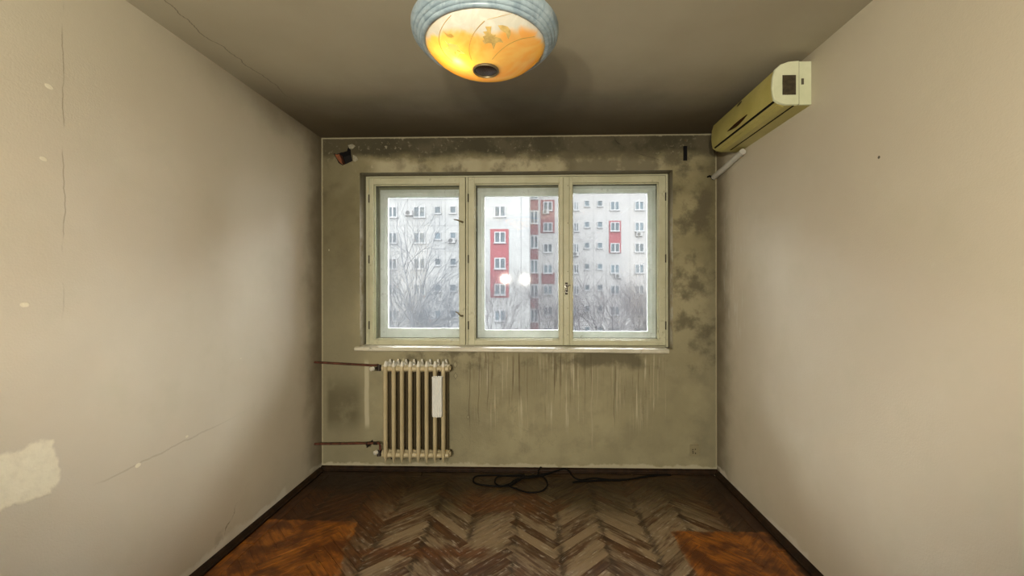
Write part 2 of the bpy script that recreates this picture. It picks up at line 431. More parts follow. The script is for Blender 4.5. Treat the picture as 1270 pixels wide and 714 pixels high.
def rad_mat():
    m = Mat('radiator_enamel'); x, y, z = m.pos(); p = m.xyz(x, y, z)
    n = m.noise(p, 5, 6, .6); f = m.noise(p, 34, 5, .6)
    c = m.mix(n.ss(.3, .7), (.44, .37, .215), (.54, .46, .29))
    c = m.mix((f*.6 + n*.5).ss(.62, .74)*.35, c, (.12, .09, .05))
    # darker brown over the rear half between the hubs
    c = m.mix((y + (f - .5)*.02).ss(3.052, 3.072)*.88*z.ss(.815, .79)*z.ss(.17, .20), c, (.045, .030, .014))
    c = m.mix((z + (f - .5)*.02).ss(.822, .832)*.8, c, (.78, .77, .70))          # window light on the tops painted in as white
    m.col(c); m.set('Roughness', .35); m.bump(f, .15, .003); return m.mat
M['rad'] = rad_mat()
M['rust'] = simple('rusty_pipe_paint', (.11, .035, .018), .55, .2, .5, 30)
M['dark'] = simple('dark_metal', (.03, .022, .016), .5, .5, .3, 20)
M['knob'] = simple('white_plastic_knob', (.62, .60, .52), .35)
M['cer'] = simple('white_glazed_ceramic', (.78, .79, .76), .2, 0, .04)
M['black'] = simple('black_rubber', (.004, .0035, .003), .7, spec=.12)
M['brass'] = simple('aged_brass', (.20, .16, .09), .4, .6)
M['chrome'] = simple('worn_nickel', (.62, .60, .54), .28, .85)
M['brick'] = simple('broken_brick', (.20, .065, .025), .9, 0, .5, 25)
M['hole'] = simple('black_cavity', (.008, .006, .005), .95)
M['plain'] = simple('rear_room_paint', (.12, .10, .07), .7)
M['socket'] = paint_mat('painted_over_plastic', (.20, .175, .10), (.27, .235, .14), amt=.5)

# ================================================================ ROOM SHELL
T = .12
# floor slab
fl = MB().box((XL - T, YR - T, -.12), (XR + T, D + .30, -.022)).build('floor', simple('subfloor', (.02, .012, .006), .9), kind='structure')
MB().box((XL - T, YR - T, H), (XR + T, D + .30, H + T)).build('ceiling', M['ceil'], kind='structure')
MB().box((XL - T, YR - T, -.022), (XL, D, H)).build('wall_left', M['wall_l'], kind='structure')
MB().box((XR, YR - T, -.022), (XR + T, D, H)).build('wall_right', M['wall_r'], kind='structure')
MB().box((XL, YR - T, -.022), (XR, YR, H)).build('wall_rear', M['plain'], kind='structure')

# window wall with its opening and a broken hole
RX0, RX1, RZ0, RZ1 = -1.346, 1.037, .926, 2.279
YO = D + .40
holepx = [(413.5, 190), (417.5, 191), (423, 189), (430, 187.5), (432.5, 181.5), (434.5, 183), (435.5, 191), (437.5, 199.5), (431, 202.5), (425, 205), (420, 202), (416.5, 195)]
hole = [at(1, D, *q) for q in holepx]
slot = [at(1, D, *q) for q in ((847.3, 181.2), (852.4, 180.9), (852.3, 199), (847.3, 199.2))]
outer = [Vector(q) for q in ((XL - T, D, -.022), (XR + T, D, -.022), (XR + T, D, H), (XL - T, D, H))]
win = [Vector(q) for q in ((RX0, D, RZ0), (RX1, D, RZ0), (RX1, D, RZ1), (RX0, D, RZ1))]
def loops2d(ls): return [[Vector((p.x, p.z, 0)) for p in l] for l in ls]
wb = MB()
ls = [outer, win, hole, slot]; flat = [p for l in ls for p in l]
wb.add(flat, [tuple(t) for t in tessellate_polygon(loops2d(ls))])
back = [Vector((p.x, YO, p.z)) for p in outer + win]
wb.add(back, [tuple(reversed(t)) for t in tessellate_polygon(loops2d([outer, win]))])
o4 = [Vector((p.x, YO, p.z)) for p in outer]
wb.add(outer + o4, [(i, (i+1) % 4, (i+1) % 4 + 4, i + 4) for i in range(4)])
wall_back = wb.build('wall_back', M['back'], kind='structure', recalc=False)
rv = MB(); w4 = [Vector((p.x, YO, p.z)) for p in win]
rv.add(win + w4, [(i, (i+1) % 4, (i+1) % 4 + 4, i + 4) for i in range(4)])
rv.build('window_reveal', M['reveal'], wall_back, recalc=False)
def cavity(loop, depth, mat, name, label):
    n = len(loop); b = [p + Vector((0, depth, 0)) for p in loop]
    mb = MB(); mb.add(loop + b, [(i, (i+1) % n, (i+1) % n + n, i + n) for i in range(n)] + [tuple(range(n, 2*n))])
    return mb.build(name, mat, wall_back, recalc=False, label=label)
cavity(hole, .09, M['hole'], 'broken_hole', 'ragged dark hole in the plaster with broken brick inside')
cavity(slot, .07, M['hole'], 'wall_slot', 'narrow black upright slot cut in the wall')
MB().prism([at(1, D+.012, *q) for q in ((415, 191.5), (420.5, 190.5), (423, 197), (425.5, 204.4), (421.5, 201.5), (417.5, 195.5))], (0, .05, 0)).build('brick', M['brick'], wall_back, label='rust red broken brick edge inside the hole')
# plaster lips round the hole
for a in (((431.5, 180), (437, 178.5), (441, 181), (437, 184.5), (433, 184)), ((438, 192), (442, 194), (444, 198), (440, 200.5), (438, 199))):
    MB().prism([at(1, D - .002, *q) for q in a], (0, .004, 0)).build('plaster_chip', simple('bare_plaster', (.30, .28, .20), .9, 0, .3, 40), wall_back)

# baseboards: quarter rounds
def base(name, a, b, inward):
    a, b, n = Vector(a), Vector(b), Vector(inward)
    pr = [(0, 0), (.034, 0), (.034, .010), (.026, .013), (.022, .020), (.014, .027), (.0, .031)]
    poly = [a + n*d + Vector((0, 0, h)) for d, h in pr]
    return MB().prism(poly, b - a).build(name, M['trim'], kind='structure', bevel=.002)
base('baseboard_back', (XL, D, 0), (XR, D, 0), (0, -1, 0))
base('baseboard_left', (XL, YR, 0), (XL, D - .034, 0), (1, 0, 0))
base('baseboard_right', (XR, YR, 0), (XR, D - .034, 0), (-1, 0, 0))

# ---------------------------------------------------------------- herringbone parquet
L, w_ = .355, .0575
def plank_mesh(l, w, name='plank'):
    bv = .0016; z0, z1 = -.021, 0.0
    g = .0007
    x0, x1, y0, y1 = g, l - g, g, w - g
    vs = [(x0,y0,z0),(x1,y0,z0),(x1,y1,z0),(x0,y1,z0),(x0,y0,z1-bv),(x1,y0,z1-bv),(x1,y1,z1-bv),(x0,y1,z1-bv),
          (x0+bv,y0+bv,z1),(x1-bv,y0+bv,z1),(x1-bv,y1-bv,z1),(x0+bv,y1-bv,z1)]
    fs = [(0,1,5,4),(1,2,6,5),(2,3,7,6),(3,0,4,7),(4,5,9,8),(5,6,10,9),(6,7,11,10),(7,4,8,11),(8,9,10,11)]
    return vs, fs
def mesh_from(vs, fs, uvs, name, mat):
    me = bpy.data.meshes.new(name); me.from_pydata(vs, [], fs)
    ul = me.uv_layers.new(name='UVMap')
    for l in me.loops: ul.data[l.index].uv = uvs[l.vertex_index]
    me.materials.append(mat); return me
pv, pf = plank_mesh(L, w_)
puv = [(a[0], a[1]) for a in pv]
plank_me = mesh_from(pv, pf, puv, 'plank', M['parquet'])
BW = .075                                             # border strip width
fx0, fx1, fy1 = XL + .034 + BW, XR - .034 - BW, D - .034 - BW
def clip_poly(poly, x0, x1, y0, y1):
    def cut(P, ax, val, keep):
        out = []
        for i in range(len(P)):
            a, b = P[i], P[(i+1) % len(P)]
            ia = (a[ax] >= val) if keep > 0 else (a[ax] <= val); ib = (b[ax] >= val) if keep > 0 else (b[ax] <= val)
            if ia: out.append(a)
            if ia != ib:
                t = (val - a[ax]) / (b[ax] - a[ax]); out.append(a + (b - a)*t)
        return out
    for ax, val, k in ((0, x0, 1), (0, x1, -1), (1, y0, 1), (1, y1, -1)):
        if len(poly) < 3: return []
        poly = cut(poly, ax, val, k)
    return poly
planks = []
for k in range(-75, 90):
    for n in range(-9, 10):
        for typ in (0, 1):
            if typ == 0: c0 = Vector((0, 0)); ang = 0
            else: c0 = Vector((L, w_ - L)); ang = 1
            base0 = c0 + Vector((w_, w_))*k + Vector((L, -L))*n
            # plank local axes in (a,b)
            ux, uy = (Vector((1, 0)), Vector((0, 1))) if ang == 0 else (Vector((0, 1)), Vector((-1, 0)))
            org = base0 if ang == 0 else base0 + Vector((w_, 0))
            R2 = lambda q: Vector(((q.x - q.y)*.70710678, (q.x + q.y)*.70710678))
            o2 = R2(org) + Vector((SPX + .002, .9)); u2 = R2(ux); v2 = R2(uy)
            cs = [o2, o2 + u2*L, o2 + u2*L + v2*w_, o2 + v2*w_]
            cl = clip_poly(cs, fx0, fx1, YR, fy1)
            if len(cl) < 3: continue
            area = abs(sum(cl[i].x*cl[(i+1) % len(cl)].y - cl[(i+1) % len(cl)].x*cl[i].y for i in range(len(cl))))/2
            if area < .0002: continue
            full = area > L*w_*.999
            cy = sum(q.y for q in cl)/len(cl); cx_ = sum(q.x for q in cl)/len(cl)
            planks.append((cy, cx_, o2, u2, v2, cl, full))
planks.sort(key=lambda t: -t[0])
rest_v, rest_f, rest_uv = [], [], []
cnt = 0
for cy, cx_, o2, u2, v2, cl, full in planks:
    vis = cy > 1.85
    dz = random.uniform(-.0009, .0006)
    if full and vis and cnt < 285:
        o = bpy.data.objects.new('plank', plank_me); COL.objects.link(o); o.parent = fl
        o.location = (o2.x, o2.y, dz); o.rotation_euler = (random.uniform(-.004, .004), random.uniform(-.0012, .0012), atan2(u2.y, u2.x)); cnt += 1
        continue
    # clipped or unseen plank: polygon prism
    n = len(cl); ctr = Vector((sum(q.x for q in cl)/n, sum(q.y for q in cl)/n))
    ins = [q + (ctr - q).normalized()*.0012 for q in cl]
    ins2 = [q + (ctr - q).normalized()*.0030 for q in cl]
    vs = [(q.x, q.y, -.021) for q in ins] + [(q.x, q.y, dz - .0016) for q in ins] + [(q.x, q.y, dz) for q in ins2]
    fs = [(i, (i+1) % n, (i+1) % n + n, i + n) for i in range(n)] + [(i + n, (i+1) % n + n, (i+1) % n + 2*n, i + 2*n) for i in range(n)] + [tuple(range(2*n, 3*n))]
    rr_ = random.uniform(0, 3)
    uvs = [((Vector(q[:2]) - o2).dot(u2) + rr_, (Vector(q[:2]) - o2).dot(v2)) for q in vs]
    if vis and cnt < 285 and area > .0002:
        ctr3 = Vector((ctr.x, ctr.y, 0))
        me = mesh_from([tuple(Vector(q) - ctr3) for q in vs], fs, uvs, 'plank', M['parquet'])
        o = bpy.data.objects.new('plank', me); COL.objects.link(o); o.parent = fl; o.location = ctr3; cnt += 1
    else:
        b0 = len(rest_v); rest_v += vs; rest_f += [tuple(i + b0 for i in f) for f in fs]; rest_uv += uvs
me = mesh_from(rest_v, rest_f, rest_uv, 'parquet_field', M['parquet'])
o = bpy.data.objects.new('parquet_field', me); COL.objects.link(o); o.parent = fl; o['kind'] = 'stuff'
# border strips: boards about a metre long
def border(x0, y0, x1, y1, along):
    vs, fs = plank_mesh(1, 1)
    lx, ly = x1 - x0, y1 - y0
    rr_ = random.uniform(0, 5); g = .0008; b = .0018
    V8 = [(x0+g, y0+g), (x1-g, y0+g), (x1-g, y1-g), (x0+g, y1-g)]; I8 = [(x0+b+g, y0+b+g), (x1-b-g, y0+b+g), (x1-b-g, y1-b-g), (x0+b+g, y1-b-g)]
    vs = [(*q, -.021) for q in V8] + [(*q, -.0016) for q in V8] + [(*q, 0) for q in I8]
    fs = [(i, (i+1) % 4, (i+1) % 4 + 4, i + 4) for i in range(4)] + [(i + 4, (i+1) % 4 + 4, (i+1) % 4 + 8, i + 8) for i in range(4)] + [(8, 9, 10, 11)]
    uvs = [((q[0] if along == 0 else q[1]) + rr_, (q[1] if along == 0 else q[0])) for q in vs]
    me = mesh_from(vs, fs, uvs, 'border_board', M['parquet']); o = bpy.data.objects.new('border_board', me); COL.objects.link(o); o.parent = fl
xs = [XL + .0, -.85, -.02, .72, XR]
for i in range(4): border(xs[i] + (.034 if i == 0 else 0), fy1, xs[i+1] - (.034 if i == 3 else 0), D - .034, 0)
ys = [YR, -1.6, -.6, .4, 1.35, 2.25, fy1]
for i in range(6):
    border(XL + .034, ys[i], XL + .034 + BW, ys[i+1], 1); border(XR - .034 - BW, ys[i], XR - .034, ys[i+1], 1)

# ================================================================ WINDOW
YF = D + .11
win1 = thing('window_1', (-.15, YF, RZ0), kind='structure')
fz0, fz1 = RZ0 + .004, RZ1
def rail_frame(mb, x0, x1, z0, z1, ox0, ox1, oz0, oz1, y0, y1):
    """rectangular ring: outer x0..z1, opening ox0..oz1"""
    mb.box((x0, y0, z0), (ox0, y1, z1)); mb.box((ox1, y0, z0), (x1, y1, z1))
    mb.box((ox0, y0, oz1), (ox1, y1, z1)); mb.box((ox0, y0, z0), (ox1, y1, oz0)); return mb
def P(px, py, Y=YF): return at(1, Y, px, py)
sashes = []
for nm, (a, b, t, bt), (oa, ob, ot, obt) in (
        ('L', (458.5, 577.3, 221.5, 427.5), (464, 570.3, 229.5, 420.5)),
        ('M', (581, 698.5, 220, 428.5), (588.7, 693.8, 228.5, 421.5)),
        ('R', (706, 825, 219, 429.5), (709.8, 817, 226.7, 423.0))):
    p0 = P(a, (t+bt)/2).x, P(b, (t+bt)/2).x; q0 = P(oa, 320).x, P(ob, 320).x
    sashes.append((p0[0], p0[1], q0[0], q0[1]))
SZ0, SZ1, OZ0, OZ1 = .944, 2.264, .984, 2.214
# main box frame: ring + two mullions + lining between the inner and outer sashes
mb = MB()
rail_frame(mb, RX0 + .002, RX1 - .002, fz0, fz1, sashes[0][0] - .004, sashes[2][1] + .004, SZ0 - .005, SZ1 + .004, YF - .004, YF + .03)
mb.build('window_frame', M['frame'], win1, bevel=.002)
mb = MB().box((sashes[0][1] + .004, YF - .004, SZ0 - .003), (sashes[1][0] - .003, YF + .03, SZ1 + .003))
mb.build('mullion', M['frame'], win1, bevel=.002)
mb = MB().box((sashes[1][1] - .004, YF + .004, SZ0 - .003), (sashes[2][0] + .004, YF + .03, SZ1 + .003))
mb.build('mullion', M['frame'], win1, bevel=.002)
YB = D + .235                                      # front of outer sashes
lin = MB()
rail_frame(lin, RX0 + .002, RX1 - .002, fz0, fz1, sashes[0][2] - .012, sashes[2][3] + .012, OZ0 - .010, OZ1 + .012, YF + .03, YB + .06)
for i in (0, 1): lin.box((sashes[i][3] + .010, YF + .03, OZ0 - .01), (sashes[i+1][2] - .010, YB + .06, OZ1 + .012))
lin.build('frame_lining', M['lining'], win1)
for i in range(3): MB().box((sashes[i][2] - .008, YF + .026, OZ0 - .012), (sashes[i][3] + .008, YB, OZ0 - .001)).build('lining_sill', M['sill'], win1)
outpx = [((481, 569), (243.5, 407)), ((601, 692.5), (243, 409)), ((710, 803.3), (240, 410.5))]
YG = YB + .02
for i, (x0, x1, ox0, ox1) in enumerate(sashes):
    cxs = (x0 + x1)/2
    sash = MB(); rail_frame(sash, x0, x1, SZ0, SZ1, ox0, ox1, OZ0, OZ1, YF - .012, YF + .024)
    # glazing bead slope inside the opening
    so = sash.build('inner_sash', M['frame'], win1, org=(cxs, YF, SZ0), bevel=.003)
    bead = MB(); rail_frame(bead, ox0, ox1, OZ0, OZ1, ox0 + .007, ox1 - .007, OZ0 + .007, OZ1 - .007, YF + .012, YF + .024)
    bead.build('glazing_bead', M['frame'], so, bevel=.002)
    MB().box((ox0 + .004, YF + .016, OZ0 + .004), (ox1 - .004, YF + .019, OZ1 - .004)).build('pane', M['glass'], so)
    # outer sash, its opening read on the glass plane
    (pa, pb), (pt, pbt) = outpx[i]
    a = at(1, YB + .004, pa, 320).x; b = at(1, YB + .004, pb, 320).x; t = at(1, YB + .004, 640, pt).z; u = at(1, YB + .004, 640, pbt).z
    lx0 = (at(1, YB, 471.5, 320).x, at(1, YB, 592, 320).x, ox0 - .010)[i]
    lx1 = (ox1 + .010, ox1 + .010, at(1, YB, 813.5, 320).x)[i]
    tz0, tz1 = at(1, YB, 640, 418.6).z, at(1, YB, 640, (234.2, 233, 231)[i]).z
    su = MB(); rail_frame(su, lx0, lx1, tz0, tz1, a, b, u, t, YB, YB + .035)
    os_ = su.build('outer_sash', M['outer'], win1, org=((lx0+lx1)/2, YB, OZ0), bevel=.003)
    of = MB(); rail_frame(of, ox0 - .011, ox1 + .011, OZ0 - .009, OZ1 + .011, lx0 + .004, lx1 - .004, tz0 + .004, tz1 - .004, YB + .012, YB + .055)
    of.build('outer_frame', M['lining'], win1)
    # raised inner moulding on the visible stile
    md = MB()
    if i < 2: md.box((a - .030, YB - .008, u - .005), (a - .022, YB, t + .005))
    else: md.box((b + .030, YB - .008, u - .005), (b + .038, YB, t + .005))
    md.box((lx0, YB - .006, t + .030), (lx1, YB, t + .038))
    md.build('moulding', M['outer'], os_, bevel=.001)
    MB().box((a - .004, YG, u - .004), (b + .004, YG + .003, t + .004)).build('pane', M['glass2'], os_)
    # hinges
    hx = {0: (x0 + .001,), 1: (x0 + .001,), 2: (x1 - .001,)}[i]
    for h in hx:
        for hz in (1.10, 1.62, 2.10):
            MB().tube([(h, YF - .016, hz - .032), (h, YF - .016, hz + .032)], .0045, 8).build('hinge', M['dark'], so, smooth=True)
# astragal strip over the joint of the middle and right sashes
ax0, ax1 = sashes[1][1] + .001, sashes[2][0] - .001
MB().box((ax0, YF - .024, SZ0 + .002), (ax1, YF + .004, SZ1 - .006)).build('astragal', M['frame'], win1, bevel=.004)
for py in (230, 276.5, 336.5, 382, 415):
    q = P(704.3, py, YF - .024); MB().tube([q, q + Vector((0, -.002, 0))], .0032, 8).build('screw', M['dark'], win1)
# lever handles on left sash (upper and lower), hooked latch in the middle
def lever(px, py, dx, dz):
    q = P(px, py, YF - .012)
    mbp = MB().box((q.x - .012, q.y - .004, q.z - .026), (q.x + .012, q.y, q.z + .026))
    pl = mbp.build('handle_plate', M['frame'], win1, bevel=.003)
    MB().tube([q + Vector((0, 0, 0)), q + Vector((0, -.028, 0)), q + Vector((-.012, -.036, .004)), q + Vector((dx*.6, -.042, dz*.7)), q + Vector((dx, -.040, dz))], [.010, .008, .006, .005, .0045], 8).build('handle', M['brass'], pl, smooth=True)
lever(573.5, 275.5, -.058, .016); lever(573.5, 391.5, -.045, .034)
lp = P(702.5, 358, YF - .024)
lt = MB().box((lp.x - .010, lp.y - .003, lp.z - .045), (lp.x + .010, lp.y, lp.z + .048)).build('latch_plate', M['dark'], win1, bevel=.002)
ring = lambda c, r, n=14: [c + Vector((cos(2*pi*k/n)*r, -.006, sin(2*pi*k/n)*r)) for k in range(n+1)]
MB().tube(ring(lp + Vector((0, 0, .021)), .011), .0042, 6).tube(ring(lp + Vector((.002, 0, -.018)), .011)[3:13], .004, 6)\
    .tube([lp + Vector((.006, -.010, .020)), lp + Vector((.033, -.012, .032))], .0042, 6).tube([lp + Vector((.0, -.008, .006)), lp + Vector((-.024, -.012, -.028))], .004, 6)\
    .tube([lp + Vector((0, -.006, .012)), lp + Vector((0, -.006, -.008))], .005, 6).build('latch_hook', M['chrome'], lt, smooth=True)
# small hook on the lower rail of the right outer sash
q = at(1, YB, 722, 417.5)
MB().tube([q + Vector((cos(t)*.013, -.004, sin(t)*.009)) for t in [radians(a) for a in range(60, 330, 30)]], .002, 5).build('small_hook', M['brass'], win1, smooth=True)
# interior sill board, slightly sloping, broken short at the right
sl = MB()
za, zb_ = .9485, .9345
sx0, sx1 = -1.378, 1.000
def zt(x): return za + (zb_ - za)*(x - sx0)/(sx1 - sx0)
n = 14; pr = [(YF + .0, .0), (D - .022, -.004), (D - .030, -.010), (D - .031, -.028), (D - .024, -.034), (YF, -.034)]
vs = []; fs = []
for i in range(n+1):
    x = sx0 + (sx1 - sx0)*i/n
    for (yy, dz) in pr:
        xx = x
        if yy > D - .001: xx = min(max(x, RX0 + .001), RX1)
        vs.append((xx, yy, zt(x) + dz + (random.uniform(-.0012, .0012) if dz < -.02 else 0)))
k = len(pr)
for i in range(n):
    for j in range(k): fs.append((i*k+j, i*k+(j+1) % k, (i+1)*k+(j+1) % k, (i+1)*k+j))
fs.append(tuple(range(k))); fs.append(tuple(n*k + j for j in reversed(range(k))))
sl.add(vs, fs).build('window_sill', M['sill'], win1, label='chipped white painted inner window sill')
# exterior sill
MB().box((RX0 - .05, YB + .06, RZ0 - .05), (RX1 + .05, YO + .06, RZ0 + .0)).build('outer_sill', M['outer'], win1)

# ================================================================ RADIATOR
RY = 3.062
rad = thing('radiator', (-.88, RY, .13), 'cream cast iron column radiator on the wall under the left window', 'radiator')
zlo, zhi = .178, .805
def section_mesh():
    mb = MB()
    for sy, rw in ((-.048, 1.0), (.048, .9)):
        zs = [(.130, .0035, .006), (.150, .0065, .012), (.172, .0115, .020), (.20, .0145, .022), (.50, .0145, .022), (.78, .0145, .022), (.812, .0145, .022), (.838, .0120, .018), (.862, .0045, .008)]
        vs = []; n = 10
        for z, a, b in zs:
            for k in range(n):
                t = 2*pi*k/n; c_, s_ = cos(t), sin(t)
                vs.append((math.copysign(abs(c_)**.55, c_)*a, sy*1.0 + math.copysign(abs(s_)**.8, s_)*b*rw, z))
        fs = [(i*n+k, i*n+(k+1) % n, (i+1)*n+(k+1) % n, (i+1)*n+k) for i in range(len(zs)-1) for k in range(n)]
        fs += [tuple(range(n-1, -1, -1)), tuple((len(zs)-1)*n + k for k in range(n))]
        mb.add(vs, fs)
        # rib down the face of the column
        mb.box((-.0025, sy - .0245 if sy < 0 else sy + .018, .19), (.0025, sy - .018 if sy < 0 else sy + .0225, .80))
    for zc in (zlo, zhi):
        # hub running to both neighbours
        mb.tube([(-.0302, 0, zc), (-.022, 0, zc), (-.014, 0, zc), (.014, 0, zc), (.022, 0, zc), (.0302, 0, zc)], [.025, .027, .031, .031, .027, .025], 16)
        # fore-and-aft bridge, peaked on its outer side
        s = 1 if zc > .5 else -1
        prof = [(-.012, -.022), (.012, -.022), (.0135, .012), (.009, .030), (.0, .048 if s > 0 else .040), (-.009, .030), (-.0135, .012)]
        vs = []
        ysl = [-.058, -.045, -.02, .02, .045, .058]; sc = [.35, .8, 1, 1, .8, .35]
        for yy, q in zip(ysl, sc):
            for a, b in prof: vs.append((a*(.6 + .4*q), yy, zc + s*b*q))
        m_ = len(prof); fs = [(i*m_+k, i*m_+(k+1) % m_, (i+1)*m_+(k+1) % m_, (i+1)*m_+k) for i in range(5) for k in range(m_)]
        fs += [tuple(range(m_-1, -1, -1)), tuple(5*m_ + k for k in range(m_))]
        mb.add(vs, fs)
        # rounded shoulder bosses in front, between columns (carry the hub forward)
        mb.tube([(.0, -.030, zc), (.0302, -.030, zc)], [.022, .019], 14); mb.tube([(-.0302, -.030, zc), (0, -.030, zc)], [.019, .022], 14)
    return mb
x_first = at(1, RY - .06, 477.6, 500).x; pitch = (at(1, RY - .06, 549.3, 500).x - x_first)/7
sec0 = None
for i in range(8):
    if sec0 is None:
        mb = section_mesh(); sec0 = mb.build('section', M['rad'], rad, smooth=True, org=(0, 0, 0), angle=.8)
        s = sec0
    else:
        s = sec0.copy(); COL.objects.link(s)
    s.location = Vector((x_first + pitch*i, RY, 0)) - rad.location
xe = x_first + pitch*7 + .030
for zc in (zlo, zhi):
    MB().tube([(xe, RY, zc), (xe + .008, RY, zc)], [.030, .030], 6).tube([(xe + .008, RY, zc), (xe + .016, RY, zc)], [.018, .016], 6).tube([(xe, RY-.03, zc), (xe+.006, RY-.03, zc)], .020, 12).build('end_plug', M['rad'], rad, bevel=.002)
for xx in (x_first + pitch*.5, x_first + pitch*6.5):
    for zz in (zlo - .042, zhi - .042):
        MB().box((xx - .006, RY - .01, zz), (xx + .006, D + .0, zz + .012)).build('wall_bracket', M['dark'], rad)
# valves with white knobs
def valve(px, py, kx, ky, zc):
    xj = x_first - .030
    k = at(1, RY - .035, kx, ky)
    v = MB().tube([(xj, RY, zc), (xj - .020, RY, zc)], [.019, .019], 6).tube([(xj - .015, RY, zc), (xj - .05, RY, zc)], .012, 10).tube([(xj - .034, RY - .012, zc - .02), (xj - .034, RY + .0, zc + .022)], .014, 10)\
        .tube([(xj - .034, RY, zc), k + Vector((.012, .008, .004))], .007, 8)
    vo = v.build('valve', M['dark'], rad, smooth=True)
    d = Vector((-.6, -.75, -.15)).normalized()
    MB().tube([k - d*.014, k - d*.010, k + d*.012, k + d*.016], [.012, .016, .015, .009], 12).build('knob', M['knob'], vo, smooth=True, label='white plastic valve knob')
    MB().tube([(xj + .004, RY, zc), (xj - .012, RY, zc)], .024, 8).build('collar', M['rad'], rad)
valve(0, 0, 461.5, 457.3, zhi); valve(0, 0, 466, 561, zlo)
# pipes
def pipe(pts, lab):
    return tag(MB().tube(pts, .0085, 10).build('heating_pipe', M['rust'], smooth=True), lab, 'pipe', 'heating pipes to the radiator')
a = at(1, RY + .02, 397.5, 449.5); b = at(1, RY + .02, 459, 453)
xj = x_first - .064
up = pipe([(XL - .02, a.y, a.z + .004), (-1.40, a.y, (a.z+b.z)/2), (xj - .055, a.y, b.z), (xj - .010, RY, zhi + .022), (xj + .006, RY, zhi + .004)], 'rusty red brown heating pipe running from left wall to top of radiator')
a = at(1, RY + .02, 397.5, 550.5); b = at(1, RY + .02, 468, 549.5)
dn = pipe([(XL - .02, a.y, a.z), (-1.40, a.y, (a.z+b.z)/2), (xj - .01, a.y, b.z + .002), (xj + .004, RY, b.z - .006), (xj + .006, RY, zlo + .016)], 'rusty red brown heating pipe running from left wall to bottom of radiator')
for pp, pxs in ((dn, (455,)),):
    for px in pxs:
        zz = at(1, RY + .02, px, 451 if pp is up else 550).z
        xx = at(1, RY + .02, px, 500).x
        MB().box((xx - .006, RY + .012, zz - .012), (xx + .006, RY + .030, zz + .012)).box((xx - .004, RY + .02, zz - .030), (xx + .004, D, zz - .010)).build('pipe_clip', M['dark'], pp)
MB().tube([(xj - .05, RY + .02, b.z), (xj - .022, RY + .02, b.z)], .013, 6).build('pipe_nut', M['dark'], dn)

# ceramic evaporator hanging on the radiator
ex0, ex1 = at(1, 2.955, 535.7, 490).x, at(1, 2.955, 548.2, 490).x; ez0, ez1 = at(1, 2.955, 540, 517).z, at(1, 2.955, 540, 467).z
ev = thing('evaporator', ((ex0+ex1)/2, 2.965, ez0), 'white glazed ceramic humidifier hanging on the right end of the radiator', 'humidifier')
nfl = 5; poly = []
wv = (ex1 - ex0)
for i in range(nfl*6 + 1):
    t = i/(nfl*6); poly.append((ex0 + wv*t, 2.953 - abs(sin(pi*nfl*t))*.0075 - sin(pi*t)*.004))
poly += [(ex1, 2.978), (ex0, 2.978)]
bd = MB(); m_ = len(poly)
lv = [(ez0, .88), (ez0 + .006, .98), (ez0 + .03, 1.0), (ez1 - .012, 1.0), (ez1 - .010, 1.05), (ez1, 1.05)]
cxx = (ex0 + ex1)/2; vs = []
for z, s_ in lv:
    for x, y in poly: vs.append((cxx + (x - cxx)*s_, 2.966 + (y - 2.966)*s_, z))
fs = [(i*m_+k, i*m_+(k+1) % m_, (i+1)*m_+(k+1) % m_, (i+1)*m_+k) for i in range(len(lv)-1) for k in range(m_)]
fs.append(tuple(range(m_-1, -1, -1))); bd.add(vs, fs)
vs = []
for z in (ez1, ez1 - .02):
    for x, y in poly: vs.append((cxx + (x - cxx)*.86, 2.966 + (y - 2.966)*.72, z))
bd.add(vs, [(k, (k+1) % m_, (k+1) % m_ + m_, k + m_) for k in range(m_)] + [tuple(m_ + k for k in range(m_))])
vs2 = [(cxx + (x - cxx)*1.05, 2.966 + (y - 2.966)*1.05, ez1) for x, y in poly] + [(cxx + (x - cxx)*.86, 2.966 + (y - 2.966)*.72, ez1) for x, y in poly]
bd.add(vs2, [(k, (k+1) % m_, (k+1) % m_ + m_, k + m_) for k in range(m_)])
bd.build('tank', M['cer'], ev, smooth=True, angle=.9, recalc=False)
MB().tube([(cxx, 2.972, ez1 - .01), (cxx, 2.985, ez1 + .02), (cxx, RY - .03, ez1 + .045), (cxx, RY, zhi + .03)], .003, 6).build('wire_hook', M['dark'], ev, smooth=True)

# ================================================================ SOCKET
sp = [at(1, D, 855.7, 551.2), at(1, D, 866.8, 565.4)]
so = thing('wall_socket', ((sp[0].x + sp[1].x)/2, D, sp[1].z), 'small painted over power socket low on the window wall at right', 'socket')
MB().box((sp[0].x, D - .007, sp[1].z), (sp[1].x, D + .004, sp[0].z)).build('cover_plate', M['socket'], so, bevel=.002)
cxs, czs = (sp[0].x + sp[1].x)/2, (sp[0].z + sp[1].z)/2
MB().tube([(cxs, D - .010, czs), (cxs, D - .006, czs)], .021, 20).build('socket_insert', M['socket'], so, smooth=True)
for dx, dz in ((-.016, .010), (.003, .012), (-.014, -.016), (.004, -.018), (-.015, -.004)):
    MB().tube([(cxs + dx, D - .0113, czs + dz), (cxs + dx, D - .009, czs + dz)], .0042, 8).build('pin_hole', M['hole'], so)

